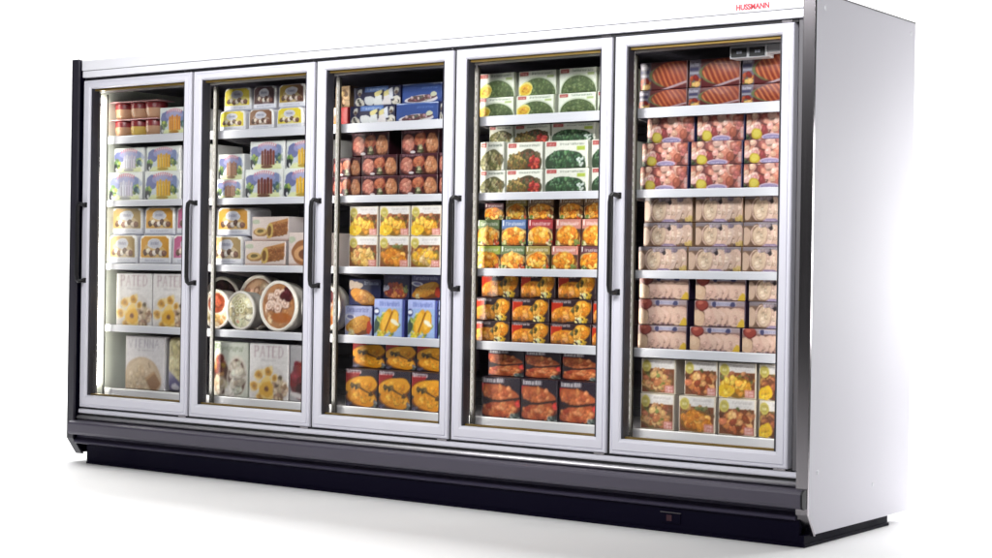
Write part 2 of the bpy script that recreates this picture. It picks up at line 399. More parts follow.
def art_meat(a):
    a.sat, a.val = .92, .9
    a.rect(0, 0, 1, 1, (54, 20, 28)); a.food(.5, .3, .5, .3, [(90, 36, 34), (70, 26, 30), (120, 60, 44)], 30, .08)
    a.ell(.2, .44, .17, .4, (120, 60, 54), 0, .05); a.ell(.2, .48, .15, .34, (190, 116, 98), 0, .05); a.food(.2, .46, .11, .25, [(176, 98, 82), (206, 138, 120), (160, 84, 72)], 16, .09, k=12)
    a.ell(.83, .42, .165, .42, (112, 62, 40), 0, .05); a.ell(.825, .46, .15, .36, (184, 122, 84), 0, .05); a.food(.82, .46, .1, .26, [(196, 136, 98), (176, 112, 76), (206, 150, 114)], 14, .1, k=10)
    a.ell(.52, .6, .15, .3, (150, 70, 50), 0, .06); a.ell(.51, .65, .11, .2, (196, 118, 86), 0, .06); a.food(.51, .62, .09, .18, [(190, 110, 80), (170, 84, 62)], 8, .08)
    a.poly([(.44, .08), (.62, .08), (.57, .4), (.47, .4)], (140, 136, 106)); a.food(.53, .2, .07, .12, [(196, 190, 150), (90, 90, 60), (60, 50, 40)], 12, .05)
    a.ell(.32, .1, .07, .06, (220, 212, 214)); a.rect(0, .86, 1, 1, (70, 30, 40)); a.scrib(.08, .87, .6, .97, (206, 180, 188), 8, .03)

def art_cups_blue(a):
    a.rect(0, 0, 1, 1, (24, 24, 62)); a.rect(.25, .7, .75, 1, (70, 104, 172)); a.scrib(.3, .78, .7, .9, (196, 210, 232), 9, .05)
    for x in (.14, .92):
        a.ell(x, .7, .05, .18, (190, 186, 176), 0, .1); a.ell(x, .62, .035, .1, (90, 70, 60)); a.ell(x, .2, .1, .22, (206, 200, 186), 0, .1)
        a.food(x, .22, .07, .14, [(60, 52, 56), (214, 206, 190)], 8, .06)
    a.ell(.36, .26, .11, .26, (200, 202, 204), 0, .08)
    for x, c in ((.54, (206, 208, 210)), (.72, (214, 206, 208))):
        a.poly([(x - .1, .0), (x + .1, .0), (x + .08, .5), (x - .05, .6)], c); a.ell(x, .62, .08, .14, (214, 200, 130), .3, .1)
    a.poly([(.78, .3), (.86, .3), (.84, .9), (.76, .8)], (210, 212, 222))
    a.rect(.62, .3, .66, .8, (44, 36, 50))

def art_plate_blue(a):
    a.rect(0, 0, 1, 1, (34, 54, 122)); a.rect(0, .92, 1, 1, (176, 190, 226)); a.ell(.5, .5, .6, .5, (46, 78, 152), 0, 0, .7)
    a.ell(.5, .2, .42, .2, (206, 200, 206), .05, .05); a.ell(.5, .24, .36, .15, (96, 60, 66), .05, .1)
    a.food(.5, .26, .3, .12, [(120, 66, 76), (150, 110, 110), (90, 96, 80), (196, 176, 170)], 24, .05)
    a.ell(.8, .42, .07, .13, (190, 190, 160), 0, .1); a.scrib(.5, .7, .9, .8, (110, 140, 200), 7, .04)

def art_fillet(a, bg, top):
    a.rect(0, 0, 1, 1, bg); a.rect(0, .66, 1, 1, top)
    a.scrib(.1, .8, .9, .93, (96, 100, 160) if sum(top) > 500 else (170, 176, 206), 9, .035)
    a.ell(.22, .62, .2, .1, (226, 224, 232), -.1, .05); a.ell(.22, .63, .13, .06, (110, 110, 160), -.1)
    a.poly([(.05, .22), (.5, .02), (.92, .1), (.96, .62), (.7, .7), (.2, .5)], (120, 60, 18))
    a.ell(.5, .38, .43, .26, (206, 130, 30), .35, .07); a.ell(.45, .44, .34, .17, (222, 158, 52), .35, .07)
    a.food(.5, .38, .32, .18, [(210, 136, 34), (222, 154, 50), (196, 118, 26)], 44, .04, k=10)
    a.ell(.9, .3, .09, .2, (190, 50, 26), 0, .1); a.food(.24, .12, .12, .08, [(226, 206, 150), (214, 196, 130)], 6, .06)

def art_strip(a):
    a.sat, a.val = 1.05, 1.
    a.rect(0, 0, 1, 1, (150, 172, 212)); a.rect(0, .76, 1, 1, (166, 176, 222)); a.scrib(.2, .82, .85, .92, (92, 104, 170), 8, .03)
    a.ell(.1, .66, .1, .1, (50, 54, 110)); a.ell(.1, .67, .08, .05, (226, 228, 236))
    a.food(.5, .36, .42, .3, [(140, 150, 60), (110, 130, 60), (206, 196, 120)], 24, .06)
    a.ell(.42, .4, .16, .34, (206, 146, 36), -.35, .06); a.ell(.4, .44, .1, .26, (226, 174, 64), -.35, .06)
    a.ell(.66, .42, .17, .3, (210, 150, 40), -.3, .06); a.ell(.68, .46, .1, .22, (228, 178, 70), -.3, .06)
    a.line(.36, .12, .62, .66, .035, (110, 62, 16)); a.ell(.7, .4, .14, .06, (232, 226, 206), -.4, .1)
    a.ell(.1, .3, .1, .14, (50, 70, 60), 0, .2); a.rect(.93, 0, 1, 1, (56, 64, 130))
    a.food(.4, .08, .3, .06, [(206, 190, 70), (120, 140, 60)], 10, .04)

def art_wing(a):
    a.rect(0, 0, 1, 1, (26, 32, 78)); a.scrib(.5, .78, .95, .9, (190, 200, 224), 7, .035)
    a.ell(.2, .74, .18, .2, (196, 176, 160), 0, .2); a.ell(.16, .5, .1, .14, (40, 34, 60))
    a.ell(.48, .3, .44, .28, (150, 86, 24), -.3, .06); a.ell(.46, .34, .4, .24, (214, 140, 52), -.3, .06)
    a.food(.46, .3, .32, .17, [(214, 136, 44), (196, 116, 36), (226, 164, 80)], 34, .06, k=12)

def art_stew(a):
    a.rect(0, 0, 1, 1, (34, 32, 70)); a.scrib(.2, .84, .8, .93, (110, 110, 150), 8, .03)
    a.ell(.5, .3, .46, .3, (150, 60, 34), 0, .05)
    a.food(.5, .36, .38, .26, [(206, 104, 40), (186, 70, 36), (220, 140, 60), (150, 50, 40)], 40, .08)
    a.food(.14, .46, .1, .12, [(190, 190, 210)], 4, .08); a.food(.9, .4, .08, .16, [(110, 120, 60)], 6, .06)

def art_patty(a):
    a.sat, a.val = 1.05, 1.
    a.rect(0, 0, 1, 1, (40, 32, 44)); a.poly([(0, .55), (.34, .7), (.5, .9), (0, .9)], (140, 26, 32)); a.rect(0, .9, .5, 1, (60, 40, 52))
    a.scrib(.05, .88, .5, .98, (236, 226, 226), 7, .045)
    a.ell(.5, .55, .49, .26, (120, 66, 12), .12, .05); a.ell(.5, .57, .475, .245, (212, 146, 38), .12, .05)
    a.ell(.53, .25, .46, .25, (116, 60, 10), -.1, .05); a.ell(.53, .27, .445, .235, (206, 134, 26), -.1, .05)
    for cx, cy in ((.5, .56), (.54, .27)): a.food(cx, cy, .32, .14, [(214, 146, 36), (200, 128, 24), (226, 166, 58)], 26, .06, k=9)
    a.line(.2, .62, .86, .34, .035, (60, 40, 22)); a.food(.34, .55, .13, .05, [(60, 46, 24), (90, 70, 34)], 10, .035)
    a.food(.82, .36, .05, .04, [(70, 50, 30)], 5, .03)
    a.food(.1, .08, .1, .06, [(96, 90, 110), (70, 66, 84)], 8, .03); a.food(.92, .1, .07, .07, [(110, 110, 120), (80, 84, 80)], 8, .03)

def art_flower(a):
    a.rect(0, 0, 1, 1, (228, 222, 222)); a.text('PATED', .14, .76, .9, .95, (176, 146, 154)); a.scrib(.3, .69, .72, .72, (150, 140, 146), 10, .012)
    a.ell(.5, .24, .47, .4, (214, 206, 206), 0, .03)
    a.food(.78, .2, .18, .2, [(190, 160, 130), (150, 110, 80), (214, 190, 160), (110, 80, 60)], 50, .035)
    for x, y, r in ((.26, .44, .1), (.5, .5, .1), (.14, .24, .1), (.3, .06, .09), (.66, .4, .07)):
        a.ell(x, y, r * 1.2, r, (236, 206, 140), 0, .12); a.ell(x, y, r * .85, r * .7, (206, 142, 34), 0, .12); a.ell(x, y, r * .4, r * .3, (160, 110, 40))
    a.ell(.46, .2, .2, .19, (240, 200, 110), 0, .1); a.ell(.46, .19, .16, .15, (228, 168, 40), 0, .1); a.ell(.46, .2, .05, .05, (116, 60, 20), 0, .1)

def art_sponge(a):
    a.rect(0, 0, 1, 1, (214, 208, 212)); a.text('VIENNA', .1, .78, .9, .93, (160, 152, 164)); a.scrib(.3, .72, .75, .745, (140, 130, 140), 8, .012)
    a.ell(.45, .2, .46, .42, (196, 168, 138), 0, .03); a.ell(.45, .18, .42, .38, (206, 178, 146), 0, .03)
    a.food(.4, .2, .3, .24, [(206, 178, 144), (198, 168, 132), (214, 188, 158)], 40, .05, k=6)
    a.poly([(.52, .22), (.76, .36), (.92, .14), (.78, -.02), (.7, -.02)], (150, 104, 66)); a.poly([(.52, .22), (.76, .36), (.78, .32), (.56, .18)], (186, 140, 96))
    a.line(.62, .5, .66, .42, .02, (120, 96, 70))

def art_roll(a, slice_=False):
    a.rect(0, 0, 1, 1, (216, 196, 190)); a.rect(0, 0, 1, .1, (190, 160, 150)); a.ell(.12, .78, .1, .1, (176, 184, 160), 0, .1)
    if slice_:
        a.ell(.6, .4, .5, .36, (150, 92, 50), 0, .04); a.ell(.62, .38, .4, .26, (206, 150, 100), 0, .04); a.ell(.64, .36, .3, .16, (110, 60, 36), 0, .04)
        return
    a.poly([(.42, .12), (.96, .28), (.98, .92), (.5, .74)], (146, 86, 42)); a.poly([(.5, .74), (.98, .92), (.98, .8), (.5, .6)], (190, 128, 70))
    a.food(.75, .5, .2, .24, [(150, 90, 44), (166, 104, 54), (136, 76, 36)], 30, .06, k=8)
    a.ell(.5, .42, .09, .32, (206, 170, 84), -.1, .04); a.ell(.49, .42, .05, .22, (120, 76, 30), -.1, .04)
    a.ell(.24, .36, .19, .17, (160, 110, 60), 0, .05); a.ell(.24, .4, .17, .14, (206, 168, 100), 0, .05); a.ell(.24, .41, .09, .07, (110, 90, 40), 0, .08)

def art_pavlova(a):
    a.rect(0, 0, 1, 1, (196, 198, 186))
    for i in range(12): a.ell(.24 + i * .055, .87 + .012 * math.sin(i * 2.3), .02, .03 + .012 * (i % 3), (124, 138, 112), -.3, 0, .9, .45)
    a.line(.15, .82, .19, .95, .025, (104, 122, 92)); a.ell(.2, .92, .08, .045, (104, 122, 92), 0, 0, 1, .6)
    for x in (.3, .72):
        a.ell(x, .38, .26, .36, (206, 196, 184), 0, .04); a.ell(x, .38, .21, .31, (78, 40, 28), 0, .05)
    a.food(.26, .56, .12, .14, [(150, 60, 40), (120, 34, 30), (206, 150, 90), (180, 130, 60)], 26, .06)
    a.food(.28, .24, .14, .1, [(206, 190, 164), (170, 140, 110)], 20, .06); a.food(.72, .38, .15, .24, [(186, 174, 158), (150, 136, 120), (206, 198, 186)], 40, .06)
    a.food(.5, .1, .08, .08, [(230, 224, 214)], 6, .05)

def art_cherry(a):
    a.rect(0, 0, 1, 1, (170, 166, 170)); a.ell(.55, .36, .5, .36, (90, 20, 28), 0, .05)
    a.food(.55, .4, .42, .28, [(110, 24, 34), (140, 40, 44), (70, 14, 22)], 30, .1); a.ell(.4, .1, .4, .05, (214, 206, 206), -.2)

def art_bag(a):
    a.rect(0, 0, 1, 1, (176, 160, 112)); a.food(.5, .6, .5, .45, [(184, 168, 116), (170, 152, 100), (196, 182, 136)], 80, .06, k=9)
    a.poly([(0, 0), (.8, 0), (.3, .3), (0, .45)], (84, 76, 132)); a.ell(.3, .1, .12, .07, (214, 210, 222), 0, .1)

def art_red(a):
    a.rect(0, 0, 1, 1, (214, 200, 186)); a.rect(.55, 0, 1, 1, (150, 24, 28)); a.ell(.3, .4, .22, .3, (190, 140, 110), 0, .1); a.ell(.2, .12, .2, .12, (226, 150, 80), 0, .1)
def art_brown(a):
    a.rect(0, 0, 1, 1, (156, 126, 92)); a.food(.5, .45, .36, .3, [(110, 74, 50), (80, 52, 36), (176, 146, 104)], 24, .1); a.scrib(.1, .82, .9, .93, (110, 84, 60), 6, .04)

G_ = (222, 226, 222)
# design: (painter, background, side colour, look in words, category, shape)
D = {
 'pop_orange': (lambda a: art_pop(a, (226, 138, 26)), G_, (214, 214, 216), 'white ice pop carton with orange pops', 'ice pop box', 'box'),
 'pop_white': (lambda a: art_pop(a, (190, 186, 206)), G_, (214, 214, 216), 'white ice pop carton with pale pops', 'ice pop box', 'box'),
 'pop_yellow': (lambda a: art_pop(a, (224, 168, 28)), G_, (214, 214, 216), 'white ice pop carton with yellow pops', 'ice pop box', 'box'),
 'pop_brown': (lambda a: art_pop(a, (112, 44, 30)), G_, (214, 214, 216), 'white ice pop carton with brown pops', 'ice pop box', 'box'),
 'pop_small': (lambda a: art_pop(a, (176, 120, 90)), G_, (214, 214, 216), 'small white ice pop carton', 'ice pop box', 'box'),
 'tub_tan': (lambda a: art_tub(a, (196, 156, 96), (150, 122, 70)), W_, (216, 214, 220), 'white dessert carton with tan panel', 'ice cream carton', 'tub'),
 'tub_orange': (lambda a: art_tub(a, (214, 150, 44), (206, 140, 30)), W_, (216, 214, 220), 'white dessert carton with orange panel', 'ice cream carton', 'tub'),
 'tub_pink': (lambda a: art_tub(a, (186, 82, 130), (206, 110, 150)), W_, (216, 214, 220), 'white dessert carton with pink panel', 'ice cream carton', 'tub'),
 'tub_yellow': (lambda a: art_tub(a, (226, 204, 44), (232, 206, 40)), W_, (216, 214, 220), 'white dessert carton with yellow panel', 'ice cream carton', 'tub'),
 'tub_brown': (lambda a: art_tub(a, (150, 110, 84), (130, 84, 60)), W_, (216, 214, 220), 'white dessert carton with brown panel', 'ice cream carton', 'tub'),
 'tub_cocoa': (lambda a: art_tub(a, (84, 44, 52), (60, 30, 36)), W_, (206, 200, 206), 'white dessert carton with chocolate-dark panel', 'ice cream carton', 'tub'),
 'tub_mocha': (lambda a: art_tub(a, (196, 160, 50), (104, 66, 60)), W_, (206, 200, 206), 'white dessert carton with mustard-brown panel', 'ice cream carton', 'tub'),
 'flower': (art_flower, W_, (206, 200, 204), 'white pastry box with yellow flower tarts', 'pastry box', 'thin'),
 'sponge': (art_sponge, W_, (196, 192, 200), 'grey-white cake box with sponge cake', 'cake box', 'thin'),
 'bag_beige': (art_bag, W_, (150, 136, 96), 'beige pack with blue lower corner', 'food bag', 'bag'),
 'roll': (art_roll, W_, (206, 196, 196), 'cream box with brown cake roll', 'cake box', 'box'),
 'roll_slice': (lambda a: art_roll(a, True), W_, (206, 196, 196), 'cream box with brown cake slice', 'cake box', 'box'),
 'pavlova': (art_pavlova, W_, (180, 184, 172), 'grey-green dessert box with two dark dishes', 'dessert box', 'thin'),
 'cherry': (art_cherry, W_, (150, 140, 146), 'grey dessert box with dark red fruit', 'dessert box', 'thin'),
 'red_side': (art_red, W_, (130, 20, 26), 'white and red narrow box', 'food box', 'box'),
 'brown_small': (art_brown, W_, (120, 96, 70), 'small light brown box', 'food box', 'box'),
 'blue_cups': (art_cups_blue, W_, (26, 28, 70), 'navy blue carton with white cups', 'food box', 'box'),
 'blue_plate': (art_plate_blue, W_, (40, 64, 130), 'bright blue carton with plate', 'food box', 'box'),
 'meatball': (art_meat, W_, (46, 18, 26), 'dark carton with three meat rounds', 'food box', 'box'),
 'entree_cream': (lambda a: art_entree(a, [(206, 156, 70), (190, 130, 60), (220, 184, 110)]), W_, (206, 196, 186), 'white meal carton with creamy dish', 'meal box', 'box'),
 'entree_orange': (lambda a: art_entree(a, [(214, 134, 34), (196, 110, 30), (224, 160, 60)]), W_, (206, 196, 186), 'white meal carton with orange dish', 'meal box', 'box'),
 'entree_pasta': (lambda a: art_entree(a, [(226, 176, 50), (214, 150, 40), (196, 160, 110)]), W_, (206, 196, 186), 'white meal carton with yellow noodles', 'meal box', 'box'),
 'entree_gold': (lambda a: art_entree(a, [(222, 156, 36), (206, 130, 30), (232, 186, 70)], yel=True), W_, (206, 196, 186), 'white meal carton with golden dish', 'meal box', 'box'),
 'entree_salad': (lambda a: art_entree(a, [(196, 140, 84), (120, 130, 60), (214, 170, 110), (176, 96, 60)]), W_, (206, 196, 186), 'white meal carton with salad dish', 'meal box', 'box'),
 'entree_stew': (lambda a: art_entree(a, [(190, 98, 50), (206, 130, 66), (150, 70, 36), (214, 160, 96)]), W_, (206, 196, 186), 'white meal carton with red-brown stew', 'meal box', 'box'),
 'entree_yellow': (lambda a: art_entree(a, [(150, 80, 50), (120, 60, 40), (190, 120, 70)], yel=True), W_, (206, 196, 186), 'white meal carton with yellow bowl', 'meal box', 'box'),
 'fillet_blue': (lambda a: art_fillet(a, (160, 166, 206), (170, 176, 222)), W_, (60, 64, 120), 'pale blue carton with golden fillet', 'food box', 'box'),
 'strip_blue': (art_strip, W_, (60, 66, 126), 'pale blue carton with golden strips', 'food box', 'box'),
 'fillet_navy': (lambda a: art_fillet(a, (54, 48, 88), (58, 54, 96)), W_, (40, 38, 76), 'navy carton with golden fillet', 'food box', 'box'),
 'wing_navy': (art_wing, W_, (30, 34, 70), 'navy carton with fried chicken', 'food box', 'box'),
 'stew_navy': (art_stew, W_, (34, 32, 66), 'navy carton with red-orange stew', 'food box', 'box'),
 'patty': (art_patty, W_, (44, 36, 46), 'black carton with golden patties', 'food box', 'box'),
 'spinach_egg': (lambda a: art_spinach(a, True), W_, (200, 204, 190), 'green-domed vegetable carton with yellow badge', 'vegetable box', 'box'),
 'spinach': (lambda a: art_spinach(a, False), W_, (200, 204, 190), 'plain green-domed vegetable carton', 'vegetable box', 'box'),
 'broccoli': (lambda a: art_veg(a, 'broccoli'), W_, (206, 208, 196), 'white carton with dark green broccoli', 'vegetable box', 'box'),
 'veg_mix': (lambda a: art_veg(a, 'mix'), W_, (206, 208, 196), 'white carton with vegetables and tomato', 'vegetable box', 'box'),
 'cauliflower': (lambda a: art_veg(a, 'cauli'), W_, (206, 208, 196), 'white carton with olive-beige vegetables', 'vegetable box', 'box'),
 'dinner_lime': (lambda a: art_dinner(a, (156, 172, 66)), W_, (110, 124, 56), 'lime-topped chicken dinner carton', 'meal box', 'box'),
 'dinner_green': (lambda a: art_dinner(a, (92, 112, 66)), W_, (70, 84, 50), 'green-topped chicken dinner carton', 'meal box', 'box'),
 'dinner_olive': (lambda a: art_dinner(a, (150, 130, 60)), W_, (110, 96, 50), 'olive-topped chicken dinner carton', 'meal box', 'box'),
 'dinner_pink': (lambda a: art_dinner(a, (206, 130, 116)), W_, (160, 100, 90), 'salmon-topped chicken dinner carton', 'meal box', 'box'),
 'dinner_maroon': (lambda a: art_dinner(a, (84, 36, 46)), W_, (60, 28, 36), 'maroon-topped chicken dinner carton', 'meal box', 'box'),
 'dinner_blue': (lambda a: art_dinner(a, (84, 112, 166)), W_, (60, 80, 120), 'blue-topped chicken dinner carton', 'meal box', 'box'),
 'dinner_red': (lambda a: art_dinner(a, (160, 36, 42)), W_, (110, 28, 34), 'red-topped chicken dinner carton', 'meal box', 'box'),
 'dinner_brown': (lambda a: art_dinner(a, (112, 84, 56)), W_, (84, 64, 44), 'brown-topped chicken dinner carton', 'meal box', 'box'),
 'roast': (art_roast, W_, (60, 40, 40), 'dark carton with golden roast chicken', 'food box', 'box'),
 'drumstick': (art_drum, W_, (34, 24, 38), 'black carton with red-brown chicken', 'food box', 'box'),
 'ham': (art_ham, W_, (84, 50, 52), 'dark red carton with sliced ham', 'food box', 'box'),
 'shrimp': (art_shrimp, W_, (40, 44, 90), 'pink carton with pink rounds and lemon', 'food box', 'box'),
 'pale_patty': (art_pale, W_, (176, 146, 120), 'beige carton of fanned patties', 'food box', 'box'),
 'pink_patty': (art_pink, W_, (60, 46, 74), 'pink-beige carton of overlapping patties', 'food box', 'box'),
}

